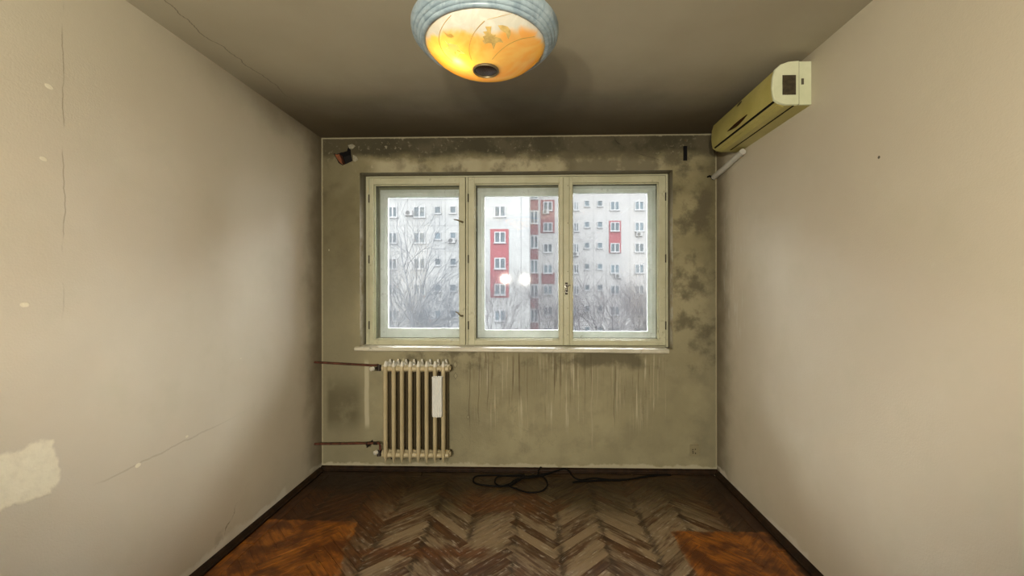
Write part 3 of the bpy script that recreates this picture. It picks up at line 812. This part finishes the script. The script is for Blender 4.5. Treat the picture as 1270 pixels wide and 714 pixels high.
# ================================================================ BLACK CABLE on the floor
def spline(pts, n=10):
    out = []; P_ = [pts[0]] + list(pts) + [pts[-1]]
    for i in range(1, len(P_) - 2):
        p0, p1, p2, p3 = (Vector(q) for q in P_[i-1:i+3])
        for k in range(n):
            t = k/n; out.append(.5*((2*p1) + (p2-p0)*t + (2*p0-5*p1+4*p2-p3)*t*t + (3*p1-p0-3*p2+p3)*t**3))
    out.append(Vector(P_[-1])); return out
def fl_at(px, py, z=.004):
    q = at(2, z, px, py); q.y = min(q.y, D - .04); return q
cbpx = [(694, 582.5, .030), (668, 589, .012), (640, 590.5, .006), (612, 589, .005), (590, 590.5, .004), (588, 598, .004), (601, 601.5, .004), (630, 602.5, .004), (646, 594, .009),
        (650, 588.5, .008), (640, 589, .004), (618, 591, .009), (614, 598, .004), (622, 602.5, .010), (636, 598, .013), (655, 590.5, .013), (672, 590.5, .006), (679, 600, .004), (672, 608.5, .004), (655, 610.5, .004), (641, 606, .004), (632, 602, .012),
        (641, 594, .015), (664, 591, .015), (668, 583, .035), (671, 578.5, .05)]
pts = [fl_at(a, b, z) for a, b, z in cbpx]
cab = MB().tube(spline(pts, 8), 0.0055, 6).build('cable_loops', M['black'], None, smooth=True)
tag(cab, 'black cable lying in tangled loops on the floor by the window wall', 'cable')
cb2 = [(652, 592, .010), (672, 590, .008), (690, 583.5, .02), (702, 581.3, .045), (712, 592, .018), (722, 595, .004), (736, 592.6, .004), (756, 594.5, .004), (780, 594, .004), (806, 589.5, .004), (832, 589, .004)]
o = MB().tube(spline([fl_at(a, b, z) for a, b, z in cb2], 8), 0.0055, 6).build('cable_run', M['black'], None, smooth=True)
tag(o, 'black cable stretching right along the floor from the tangled loops', 'cable')
cb3 = [(710, 598, .004), (722, 596.5, .005), (745, 595.6, .005), (770, 595.3, .004), (795, 592, .004), (815, 589.3, .004)]
o = MB().tube(spline([fl_at(a, b, z) for a, b, z in cb3], 8), .0070, 6).build('cable_stub', M['black'], None, smooth=True)
tag(o, 'short thicker black cable end lying beside the long cable', 'cable')

# ================================================================ AIR CONDITIONER
cream = paint_mat('yellowed_plastic', (.36, .315, .085), (.46, .405, .13), dirt=(.24, .19, .05), amt=.4, rough=.38)
creamw = paint_mat('pale_plastic', (.52, .55, .36), (.64, .66, .47), dirt=(.40, .38, .22), amt=.3, rough=.38)
yn, yf_ = 2.102, 2.838
acpx = [(1006.8, 75.5), (990.5, 75.0), (978, 76.0), (968.5, 79.5), (962, 85.5), (959.4, 95), (958.6, 108), (959.6, 117), (961.0, 123.5), (966, 127.3), (975, 129.5), (990.5, 129.3), (1006.8, 129.2)]
prof = [at(1, yn, *q) for q in acpx]
ac = thing('air_conditioner', (XR, (yn+yf_)/2, prof[-1].z), 'yellowed split air conditioner mounted high on the right wall', 'air conditioner')
prof[0].x = prof[-1].x = XR
ctr = Vector((sum(p.x for p in prof)/len(prof), yn, sum(p.z for p in prof)/len(prof)))
def ring_at(y, s, dz=0):
    r = []
    for p in prof:
        q = Vector((p.x, y, p.z)); 
        q.x = XR + (p.x - XR)*s; q.z = ctr.z + (p.z - ctr.z)*(s if s < 1 else 1) ; r.append(q)
    return r
body = MB(); rs = [ring_at(yn + .012, .995), ring_at(yf_ - .012, 1.0), ring_at(yf_ - .004, .985), ring_at(yf_, .95)]
m_ = len(prof); vs = [p for r in rs for p in r]
fs = [(i*m_+k, i*m_+(k+1) % m_, (i+1)*m_+(k+1) % m_, (i+1)*m_+k) for i in range(3) for k in range(m_)] + [tuple(range(m_-1, -1, -1)), tuple(3*m_ + k for k in range(m_))]
body.add(vs, fs).build('casing', cream, ac, smooth=True, angle=.5)
# end cap: two pieces split by a vertical seam (front shell / rear shell)
capf = [ring_at(yn + .014, 1.012), ring_at(yn + .004, 1.008), ring_at(yn, .985)]
vs = []; idx = range(1, 12)
for r in capf: vs += [r[i] for i in idx]
n = len(idx); fs = [(i*n+k, i*n+(k+1) % n, (i+1)*n+(k+1) % n, (i+1)*n+k) for i in range(2) for k in range(n)] + [tuple(2*n + k for k in range(n))]
MB().add(vs, fs).build('end_cap', creamw, ac, smooth=True, angle=.5, label='pale greenish end cap of the front shell')
xa = prof[1].x + .0025; z0, z1 = prof[-1].z, prof[0].z
MB().box((xa, yn + .002, z0), (XR, yn + .014, z1)).build('rear_shell', creamw, ac, bevel=.002)
MB().box((xa - .0035, yn + .0005, z0 + .001), (xa + .0005, yn + .014, z1 - .001)).build('shell_seam', simple('seam_shadow_plastic', (.12, .11, .06), .6), ac)
w0 = at(1, yn - .001, 970.5, 93.3); w1 = at(1, yn - .001, 987, 117.3)
def frame_rect(x0, x1, z0, z1, y, t, mat, name, parent, d=.003):
    mb = MB(); rail_frame(mb, x0 - t, x1 + t, z0 - t, z1 + t, x0, x1, z0, z1, y, y + d); return mb.build(name, mat, parent)
MB().box((w0.x, yn - .0025, w1.z), (w1.x, yn + .001, w0.z)).build('end_grille', simple('dark_vent', (.045, .035, .018), .5, 0, .5, 40), ac, label='dark square vent in the end cap')
q0 = at(1, yn, 994, 97.2); q1 = at(1, yn, 997, 104.5)
MB().box((q0.x, yn - .0005, q1.z), (q1.x, yn + .004, q0.z)).build('latch_slot', simple('slot_dark', (.09, .08, .05), .6), ac)
# long seams: front panel / louvre / underside
def acp(i, t):  # point on profile
    a, b = prof[i], prof[i+1]; return a + (b - a)*t
def strip(i, t0, t1, y0, y1, mat, name, off=.0012, label=None):
    a, b = acp(i, t0), acp(i, t1); nrm = Vector((-(b.z - a.z), 0, b.x - a.x)).normalized()
    if (a - ctr).dot(nrm) < 0: nrm = -nrm
    q = [Vector((p.x, y, p.z)) for p, y in ((a, y0), (b, y0), (b, y1), (a, y1))]
    MB().prism([p - nrm*.002 for p in q], nrm*(.002 + off)).build(name, mat, ac, label=label)
strip(8, .0, .45, yn + .014, yf_ - .030, M['black'], 'louvre_gap', label='long black gap above the louvre')
strip(10, .66, .80, yn + .014, yf_ - .05, M['black'], 'underside_gap')
strip(9, .2, .95, yn + .02, yf_ - .04, cream, 'louvre', .003)
# lens-shaped display window and small oval badge on the front panel
def lens(px0, px1, h, bow, mat, name, label=None):
    # on front face x = const of the profile at index 6
    xf = prof[6].x - .002
    a = at(0, xf, *px0); b = at(0, xf, *px1); n = 14
    d = b - a; up_ = Vector((0, 0, 1)); pts_ = []
    for k in range(n+1):
        t = k/n; pts_.append(a + d*t + up_*(sin(pi*t)*h*(1 - bow)))
    for k in range(n-1, 0, -1):
        t = k/n; pts_.append(a + d*t - up_*(sin(pi*t)*h*bow))
    MB().prism(pts_, (.006, 0, 0)).build(name, mat, ac, label=label)
lens((901.5, 163), (926, 142), .022, .75, simple('dark_display', (.035, .012, .006), .2), 'display_window', 'dark red brown lens-shaped display window')
lens((913.5, 132), (919, 125.3), .007, .5, simple('badge', (.06, .045, .02), .4), 'badge')
# drain pipe to the corner
p0 = at(0, XR - .028, 911, 197); p1 = at(0, XR - .028, 885.5, 219.5)
pts = [p0 + (p0 - p1)*.35, p0, (p0 + p1)/2 + Vector((0, 0, -.004)), p1]
dp = MB().tube(pts, .020, 12).build('drain_pipe', simple('white_pvc', (.48, .47, .42), .4), smooth=True)
tag(dp, 'pale plastic drain pipe slanting from the air conditioner to the corner', 'pipe')
q = at(1, D, 878, 219.5)
MB().tube([p1 + Vector((0, -.004, 0)), p1 + (p1 - p0).normalized()*.012], .018, 12).tube([p1, Vector((p1.x - .01, D - .012, p1.z + .002)), Vector((q.x + .01, D - .008, q.z + .006)), Vector((q.x - .01, D + .01, q.z - .002))], .007, 8).build('pipe_end', M['black'], dp, smooth=True, label='black rubber end of the drain pipe entering the wall')

# ================================================================ CEILING LIGHT
LY = 1.45
LX = at(1, LY, 602.5, 50).x
lz = lambda r: CZ + r*LY
lamp = thing('ceiling_light', (LX, LY, H), 'glass bowl ceiling light with blue grey ribbed rim and amber floral glass', 'ceiling light')
def marble(name, a, b, c_, rough=.3):
    m = Mat(name); x, y, z = m.pos(); p = m.xyz(x, y, z)
    n = m.noise(p, 14, 7, .65, 1.2); n2 = m.noise(p, 40, 4)
    c = m.mix(n.ss(.35, .65), a, b); c = m.mix(n2.ss(.55, .75)*.5, c, c_)
    m.col(c); m.set('Roughness', rough); return m.mat
rimm = marble('blue_grey_marbled_ceramic', (.20, .27, .32), (.34, .43, .48), (.52, .60, .64))
Mz = Matrix.Translation((LX, LY, 0))
r0, zo, zi = .2500, CZ + .878, CZ + .836
rimp = [(.205, zi + .004), (.206, zi - .002), (.212, zi - .004)]
steps = 4
for k in range(steps):
    ra = .212 + (r0 - .212)*k/steps; rb = .212 + (r0 - .212)*(k+1)/steps
    za_ = zi + (zo - zi)*(k/steps)**1.15; zb2 = zi + (zo - zi)*((k+1)/steps)**1.15
    for t in range(1, 7):
        a = t/6; rimp.append((ra + (rb - ra)*(sin(a*pi/2))**1.0, za_ - .004 + (zb2 - za_)*(1 - cos(a*pi/2))))
rimp += [(r0 + .002, zo + .004), (r0 + .002, zo + .012), (r0 - .006, zo + .018), (.20, zo + .035), (.12, zo + .048), (.03, zo + .052), (.0, zo + .052)]
MB().lathe(rimp, 96, Mz).build('rim', rimm, lamp, smooth=True, angle=.9, recalc=False, label='blue grey marbled ribbed rim')
# bowl
zbot = CZ + .754
bm_ = Mat('amber_art_glass'); x, y, z = bm_.pos(); p = bm_.xyz(x, y, z)
nn = bm_.noise(p, 5.5, 4, .5, 1.6)
# amber body, white marbled band wrapping the camera-side upper half
band = ((z - (zbot + .060)) + (nn - .5)*.06 - (y - LY)*.16 - (x - LX).abs()*.10).ss(-.008, .012)
am = bm_.mix(nn.ss(.35, .65), (1.0, .49, .07), (1.0, .66, .18))
wh = bm_.mix(bm_.noise(p, 12, 5, .6, 2).ss(.35, .65), (.50, .55, .52), (.66, .70, .67))
cc = bm_.mix(band, am, wh)
bm_.col(bm_.mix(.35, cc, (.80, .70, .50))); bm_.set('Roughness', .12); bm_.set('Specular IOR Level', .6)
tl = bm_.nodes.new('ShaderNodeBsdfTranslucent'); bm_.links.new(bm_.mix(band*.45, am, (.80, .62, .38)).k, tl.inputs[0])
mx = bm_.nodes.new('ShaderNodeMixShader'); bm_.links.new((band*-.55 + .62).k, mx.inputs[0])
bm_.links.new(bm_.b.outputs[0], mx.inputs[1]); bm_.links.new(tl.outputs[0], mx.inputs[2])
bm_.links.new(mx.outputs[0], bm_.nodes['Material Output'].inputs[0])
RB, HB = .2045, (zi + .004) - zbot
def bowl_z(r): return zbot + HB*(1 - sqrt(max(0, 1 - (r/(RB*1.03))**2)))/(1 - sqrt(1 - (1/1.03)**2))
bp = [(.040 + (RB - .040)*k/26, bowl_z(.040 + (RB - .040)*k/26)) for k in range(27)]
bowl = MB().lathe(bp, 96, Mz).build('bowl', bm_.mat, lamp, smooth=True, angle=1.2, recalc=False, label='amber and white marbled glass bowl with floral motifs')
# finial
zfin = bowl_z(.042)
MB().lathe([(.0, zfin - .006), (.020, zfin - .005), (.034, zfin - .004), (.040, zfin - .002)], 32, Mz).build('finial', simple('dark_bronze', (.05, .018, .008), .22, .5, .6, 60), lamp, smooth=True, recalc=False, label='dark bronze disc at the bottom of the bowl')
MB().lathe([(.038, zfin + .004), (.0405, zfin - .006), (.043, zfin - .007), (.0455, zfin - .003), (.044, zfin + .004)], 40, Mz).build('finial_ring', M['brass'], lamp, smooth=True, recalc=False)
# motifs lying on the glass
def onbowl(px, py, off=.0012):
    d = ray(px, py); o = Vector((0, 0, CZ)); best = None
    for k in range(2400):
        t = 1.1 + k*.00035; q = o + d*t; r = sqrt((q.x - LX)**2 + (q.y - LY)**2)
        if r < RB and q.z > bowl_z(r): best = q; break
    if best is None: return None
    return best - d.normalized()*off
gold = simple('gilt_line', (.62, .40, .10), .35, .3)
leafm = simple('etched_leaf', (.60, .42, .14), .5, 0, .25, 50)
def line(pl, rr, mat, name):
    q = [onbowl(*p_) for p_ in pl]; q = [k for k in q if k is not None]
    if len(q) > 1: MB().tube(spline(q, 6), rr, 6).build(name, mat, bowl, smooth=True)
T7 = lambda a, b: (490 + a/5.773, b/5.773)
line([T7(*q) for q in ((640, 150), (600, 190), (560, 245), (535, 310), (530, 370), (548, 430))], .0010, gold, 'vine_line')
line([T7(*q) for q in ((400, 110), (350, 170), (318, 240), (318, 310), (350, 380), (410, 440))], .0010, gold, 'vine_line')
line([T7(*q) for q in ((695, 425), (740, 375), (810, 320), (900, 280), (1000, 262))], .0010, gold, 'vine_line')
line([T7(*q) for q in ((860, 108), (910, 104), (960, 118))], .0007, gold, 'vine_line')
line([T7(*q) for q in ((660, 140), (760, 115), (860, 90))], .0006, gold, 'vine_line')
def leaf(pts_, mat, name, lab=None):
    q = [onbowl(*T7(*p_)) for p_ in pts_]
    if any(k is None for k in q): return
    c = onbowl(*T7(sum(p_[0] for p_ in pts_)/len(pts_), sum(p_[1] for p_ in pts_)/len(pts_)))
    if c is None: return
    MB().add([c] + q, [(0, i + 1, (i + 1) % len(q) + 1) for i in range(len(q))]).build(name, mat, bowl, label=lab)
leaf([(645, 190), (690, 188), (672, 228), (700, 250), (722, 248), (716, 262), (755, 275), (775, 305), (740, 300), (722, 308), (705, 355), (690, 310), (665, 308), (640, 318), (625, 292), (638, 285), (628, 262), (650, 252), (628, 228), (660, 222)], leafm, 'leaf_motif')
leaf([(735, 182), (770, 180), (805, 190), (825, 215), (828, 245), (812, 280), (802, 262), (805, 240), (778, 228), (755, 212)], leafm, 'leaf_motif')
wl_ = Mat('clear_leaf'); wl_.col((1, .95, .75)); wl_.set('Roughness', .3)
tl2 = wl_.nodes.new('ShaderNodeBsdfTranslucent'); tl2.inputs[0].default_value = (1, .97, .8, 1)
mx2 = wl_.nodes.new('ShaderNodeMixShader'); mx2.inputs[0].default_value = .8; wl_.links.new(wl_.b.outputs[0], mx2.inputs[1]); wl_.links.new(tl2.outputs[0], mx2.inputs[2]); wl_.links.new(mx2.outputs[0], wl_.nodes['Material Output'].inputs[0])
leaf([(355, 290), (372, 315), (392, 308), (420, 318), (440, 322), (462, 350), (500, 385), (462, 385), (445, 412), (415, 390), (395, 365), (362, 345), (385, 330)], wl_.mat, 'leaf_motif', 'pale glowing leaf')
leaf([(345, 225), (375, 245), (400, 240), (425, 262), (400, 272), (372, 262)], gold, 'leaf_motif')
# stem and canopy
MB().lathe([(.0, H), (.055, H), (.052, H - .018), (.02, H - .03), (.009, H - .035), (.009, zo + .05)], 24, Mz).build('stem', rimm, lamp, smooth=True, recalc=False)
# bulb inside, low at the left, with its own light
bx = Vector((LX - .088, LY - .035, zbot + .040))
em = Mat('bulb_glow'); em.set('Emission Color', (1, .72, .30, 1)); em.set('Emission Strength', 30.0); em.col((1, .9, .7))
bl = MB().lathe([(.0, -.022), (.012, -.018), (.020, -.004), (.019, .010), (.010, .026), (.009, .04)], 16, Matrix.Translation(bx)).build('bulb', em.mat, lamp, smooth=True, recalc=False)
MB().box((bx.x - .012, bx.y - .012, bx.z + .04), (bx.x + .012, bx.y + .012, zo + .045)).build('bulb_holder', M['knob'], lamp)
pl_ = point_lamp('bulb_light', bx, 3.6, (1.0, .66, .20), .022); pl_.parent = lamp; pl_.location = bx - Vector((LX, LY, H))

# ================================================================ OUTSIDE
# ground
gm = simple('wet_ground', (.02, .02, .018), .9, spec=0)
GZ = -8.6
MB().box((-140, 6, GZ - .3), (140, 190, GZ)).build('ground', gm, kind='structure')
def facade_mat(name, a, b):
    m = Mat(name); x, y, z = m.pos(); p = m.xyz(x, y, z)
    n = m.noise(p, .25, 5); st = m.noise(m.xyz(x*3, y, z*.15), 1.4, 5)
    c = m.mix(n.ss(.3, .7), a, b); c = m.mix(st.ss(.55, .75)*.25, c, tuple(k*.75 for k in a))
    m.col(c); m.set('Roughness', .9); m.set('Specular IOR Level', 0.0); return m.mat
fa = facade_mat('white_render', (.042, .0425, .042), (.047, .0475, .047)); fb = facade_mat('cream_render', (.042, .0415, .041), (.047, .0462, .0456))
redm = facade_mat('red_render', (.031, .0085, .0095), (.036, .011, .012)); redb = facade_mat('faded_red_render', (.0225, .0095, .0098), (.0270, .0130, .0132))
wfr = simple('white_pvc_frame', (.054, .055, .056), .5, spec=0); wgl = simple('dark_window_glass', (.011, .0150, .0175), .3, 0, .5, .3, spec=.04); wsh = simple('roller_shutter', (.019, .021, .021), .6, spec=0)
unit_w = simple('outdoor_unit_white', (.044, .044, .044), .5, spec=0); unit_g = simple('outdoor_unit_grille', (.014, .014, .014), .6, spec=0)
seam = simple('panel_seam', (.026, .026, .026), .9, spec=0)
ZA, ZB = 45.0, 56.0
bA = thing('apartment_block', at(1, ZA, 400, 470).to_3d() * 1.0, 'nearer white apartment block with bright red window panel, left of centre', 'building', 'apartment blocks across the yard')
bB = thing('apartment_block', at(1, ZB, 900, 450).to_3d() * 1.0, 'farther pale apartment block with small windows, seen through the right pane', 'building', 'apartment blocks across the yard')
def wx(Z, px): return at(1, Z, px, 330).x
def wz(Z, py): return at(1, Z, 660, py).z
xcorner = wx(ZA, 656.5)
for o_, (x0, x1, Z, mt) in ((bA, (wx(ZA, 180), xcorner, ZA, fa)), (bB, (wx(ZB, 657.3), wx(ZB, 1050), ZB, fb))):
    o_.location = ((x0+x1)/2, Z, GZ)
    MB().box((x0, Z, GZ), (x1, Z + 9.4, wz(Z, 200))).build('facade', mt, o_)
    MB().box((x0 - .2, Z - .25, wz(Z, 200)), (x1 + .2, Z + 9.6, wz(Z, 200) + .7)).build('parapet', mt, o_)
_w = {}
def fwindow(par, Z, x0, x1, y0, y1, style, proud=.0):
    """a window unit of pixel size; shared meshes by size"""
    X0, X1 = wx(Z, x0), wx(Z, x1); Z0, Z1 = wz(Z, y1), wz(Z, y0)
    w, h = round(X1 - X0, 1), round(Z1 - Z0, 1); key = (w, h, style)
    loc = Vector((X0, Z - proud, Z0))
    if key not in _w:
        t = .10 if style != 'small' else .07
        f = MB(); rail_frame(f, 0, w, 0, h, t, w - t, t, h - t, -.10, .02)
        if style in ('double', 'half'): f.box((w*.5 - .07, -.10, t), (w*.5 + .07, .02, h - t))
        f.box((-.08, -.22, -.07), (w + .08, .02, 0.0))
        fr = f.build('window', wfr, None); g = MB().box((t, -.03, t), (w - t, .015, h - t)).build('pane', wgl, None)
        g.parent = fr; fr.parent = par
        if style == 'half': 
            s2 = MB().box((w*.5 + .07, -.06, h*.45), (w - t, -.03, h - t)).build('shutter', wsh, None); s2.parent = fr
        _w[key] = fr; o = fr
    else: o = copy_tree(_w[key], par)
    o.location = loc - Vector(par.location); return o
def panel(par, Z, x0, x1, y0, y1, mt, d=.06, name='wall_panel'):
    X0, X1 = wx(Z, x0), wx(Z, x1); Z0, Z1 = wz(Z, y1), wz(Z, y0)
    MB().box((X0, Z - d, Z0), (X1, Z + .01, Z1)).build(name, mt, par)
unit0 = None
def outdoor_unit(Z, px, py, label, w=.85, proud=0):
    global unit0
    c = at(1, Z - proud, px, py)
    if unit0 is None:
        unit0 = thing('outdoor_unit', (0, 0, 0), 'x', 'air conditioner', 'outdoor cooling units on the apartment blocks')
        MB().box((-.42, -.38, -.28), (.42, -.06, .28)).build('casing', unit_w, unit0, bevel=.02)
        MB().lathe([(.22, 0), (.22, .02), (.20, .02), (.19, 0)], 16, Matrix.Translation((-.1, -.38, 0)) @ Matrix.Rotation(pi/2, 4, 'X')).tube([(-.1, -.385, 0), (-.1, -.375, 0)], .19, 16).build('fan_grille', unit_g, unit0)
        MB().box((-.35, -.36, -.33), (-.30, 0.0, -.28)).box((.30, -.36, -.33), (.35, 0.0, -.28)).build('bracket', unit_g, unit0)
        o = unit0
    else: o = copy_tree(unit0)
    o.location = (c.x, Z - proud, c.z); o['label'] = label
    return o
# block A: rows every 32.3 px
rowsA = [262.0 + 32.3*k for k in range(-5, 6)]
for k, yc in enumerate(rowsA):
    vis = 1 <= k
    cols = [(613.3, 627, 'double')]
    for x0, x1, st in ((481.5, 492.5, 'double'), (513, 527.3, 'half'), (539, 547.3, 'small'), (558, 566.5, 'small')): cols.append((x0, x1, st))
    cols += [(448, 462, 'double'), (414, 422, 'small'), (396, 404, 'small'), (362, 376, 'double'), (318, 332, 'double'), (270, 284, 'double')]
    for c in cols:
        if c is None: continue
        x0, x1, st = c
        if st == 'small': fwindow(bA, ZA, x0, x1, yc - 7.2, yc + 2.2, st)
        else: fwindow(bA, ZA, x0, x1, yc - 6.5, yc + 6.8, st, .07 if x0 > 600 and yc > 280 and yc < 372 else 0)
panel(bA, ZA, 608.2, 631, 283.8, 369, redm)
for px in (599.5, 646, 505, 552): panel(bA, ZA, px, px + .5, 95, 470, seam, .012, 'panel_joint')
for yb in [246.5 + 32.3*k for k in range(-4, 7)]: panel(bA, ZA, 470, 606, yb, yb + .4, seam, .012, 'panel_joint')
# loggia stack on block B beside the corner
for k in range(-4, 7):
    y0 = 261 + 30.4*k
    fwindow(bB, ZB - 1.0, 657.8, 667.0, y0, y0 + 16.5, 'double')
    panel(bB, ZB - 1.0, 657.2, 667.6, y0 + 16.9, y0 + 30.0, redb, .10, 'loggia_parapet')
MB().box((wx(ZB-1, 657), ZB - 1.0, GZ), (wx(ZB-1, 667.8), ZB, wz(ZB, 95))).build('loggia_stack', fb, bB)
rowsB = [255.7 + 25.9*k for k in range(-6, 7)]
for k, yc in enumerate(rowsB):
    for x0, x1, st in ((674, 685.3, 'double'), (711.5, 718, 'half'), (724.8, 731.2, 'small'), (740.8, 747, 'small'), (757, 768, 'double'), (787.3, 798.6, 'double'), (822, 833, 'double'), (846, 857, 'double')):
        if x0 > 815 and k % 2: continue
        red = (st == 'double' and ((x0 < 680 and (yc < 285 or 330 < yc < 360)) or (750 < x0 < 760 and 275 < yc < 312)))
        if st == 'small': fwindow(bB, ZB, x0, x1, yc - 6.3, yc + .8, st)
        else: fwindow(bB, ZB, x0, x1, yc - 5.6, yc + 5.6, st, .07 if red else 0)
panel(bB, ZB, 670.5, 688, 248, 289, redb); panel(bB, ZB, 671.5, 688, 338, 352, redb)
panel(bB, ZB, 755.3, 770.2, 274.2, 314.2, redm)
for px in (703, 736, 752, 781): panel(bB, ZB, px, px + .35, 95, 450, seam, .012, 'panel_joint')
outdoor_unit(ZA, 508, 264.5, 'white outdoor cooling unit between windows of the nearer block, top left pane')
outdoor_unit(ZA, 560.5, 298.5, 'white outdoor cooling unit under a small window at right edge of left pane')
outdoor_unit(ZB, 677, 262.8, 'white outdoor cooling unit on the faded red panel beside the block corner')
outdoor_unit(ZB, 792.5, 290.5, 'white outdoor cooling unit under the rightmost window in the right pane')
outdoor_unit(ZB, 713.5, 315, 'white outdoor cooling unit at left edge of the right pane')
outdoor_unit(ZB, 766, 342.5, 'white outdoor cooling unit below a window in the middle of the right pane')

# bare trees
bark = simple('winter_bark', (.0135, .0148, .0170), .95, 0, .3, 3, spec=0)
barkb = simple('brownish_winter_bark', (.0125, .0112, .0122), .95, 0, .3, 3, spec=0)
def tree(loc, height, r0, seed, mat, label, lean=(0, 0), levels=5, spread=.55, trunk_frac=.35, dense=1.0, forks=3):
    rnd = random.Random(seed); loc = Vector(loc)
    root = thing('bare_tree', loc, label, 'tree', 'bare winter trees outside the window')
    tr = MB(); br = MB()
    def grow(p, d, l, r, lev):
        n = 4 if lev < 2 else 3; pts = [p]; rad = [r]; q = p; dd = d.copy()
        bend = (.03, .14, .18, .22, .26, .30, .34)[lev]
        for i in range(n):
            dd = (dd + Vector((rnd.gauss(0, bend), rnd.gauss(0, bend), rnd.gauss(.04, bend*.6)))).normalized()
            q = q + dd*(l/n); pts.append(q); rad.append(r*(1 - .40*(i+1)/n) if lev else r*(1 - .22*(i+1)/n))
        (tr if lev == 0 else br).tube(pts, rad, (8, 6, 4, 3, 3, 3, 3)[lev], cap=False)
        if lev >= levels: return
        kids = int(round((forks + (1 if lev > 1 else 0))*dense)) + (1 if rnd.random() < .5 else 0)
        for j in range(kids):
            t = rnd.uniform(.35, 1.0) if lev else rnd.uniform(.55, 1.0)
            if j == 0: t = 1.0
            f = t*n; i = min(int(f), n-1); pp = pts[i].lerp(pts[i+1], f - i); rr_ = rad[i] + (rad[i+1]-rad[i])*(f-i)
            a = rnd.uniform(0, 2*pi); sp_ = spread*(rnd.uniform(.6, 1.25)) if j else spread*.35
            o1 = dd.orthogonal().normalized(); o2 = dd.cross(o1)
            nd = (dd*cos(sp_) + (o1*cos(a) + o2*sin(a))*sin(sp_)).normalized()
            if nd.z < -.1: nd.z *= -.3; nd.normalize()
            grow(pp, nd, l*(rnd.uniform(.58, .80) if lev else rnd.uniform(.40, .58)), rr_*rnd.uniform(.52, .72), lev+1)
    d0 = Vector((lean[0], lean[1], 1)).normalized()
    grow(loc, d0, height*trunk_frac, r0, 0)
    tr.build('trunk', mat, root, smooth=True, recalc=False); br.build('branches', mat, root, smooth=True, recalc=False, label='fine leafless branches')
    return root
def gx(Y, px): return at(1, Y, px, 400).x
tree((gx(15, 491), 15, GZ), 13.9, .115, 3, bark, 'tallest bare tree, close behind the left pane', (.01, 0), 6, .60, .50, 1.0, 3)
tree((gx(19, 474), 19, GZ), 11.2, .10, 5, bark, 'second bare tree at the left edge of the left pane', (.01, 0), 5, .58, .54, 1.0, 4)
tree((gx(24, 550), 24, GZ), 11.2, .10, 8, bark, 'bare tree farther back in the left pane, right of the tallest', (0, 0), 5, .66, .48, 1.0, 4)
tree((gx(24, 622), 24, GZ), 10.0, .08, 29, barkb, 'bare tree in front of the red window panel', (0, 0), 5, .50, .54, 1.0, 4)
tree((gx(30, 672), 30, GZ), 11.4, .12, 13, barkb, 'bare tree below the block corner at right of the middle pane', (0, 0), 5, .66, .50, 1.0, 4)
tree((gx(22, 722), 22, GZ), 11.6, .07, 17, barkb, 'slender bare tree at the left of the right pane', (.01, 0), 5, .60, .58)
tree((gx(26, 748), 26, GZ), 11.2, .10, 19, barkb, 'bare tree in the middle of the right pane', (.0, 0), 5, .66, .50, 1.0, 4)
tree((gx(30, 788), 30, GZ), 11.6, .11, 23, barkb, 'dense twiggy bare tree at the right edge of the right pane', (.0, 0), 5, .66, .48, 1.1, 4)
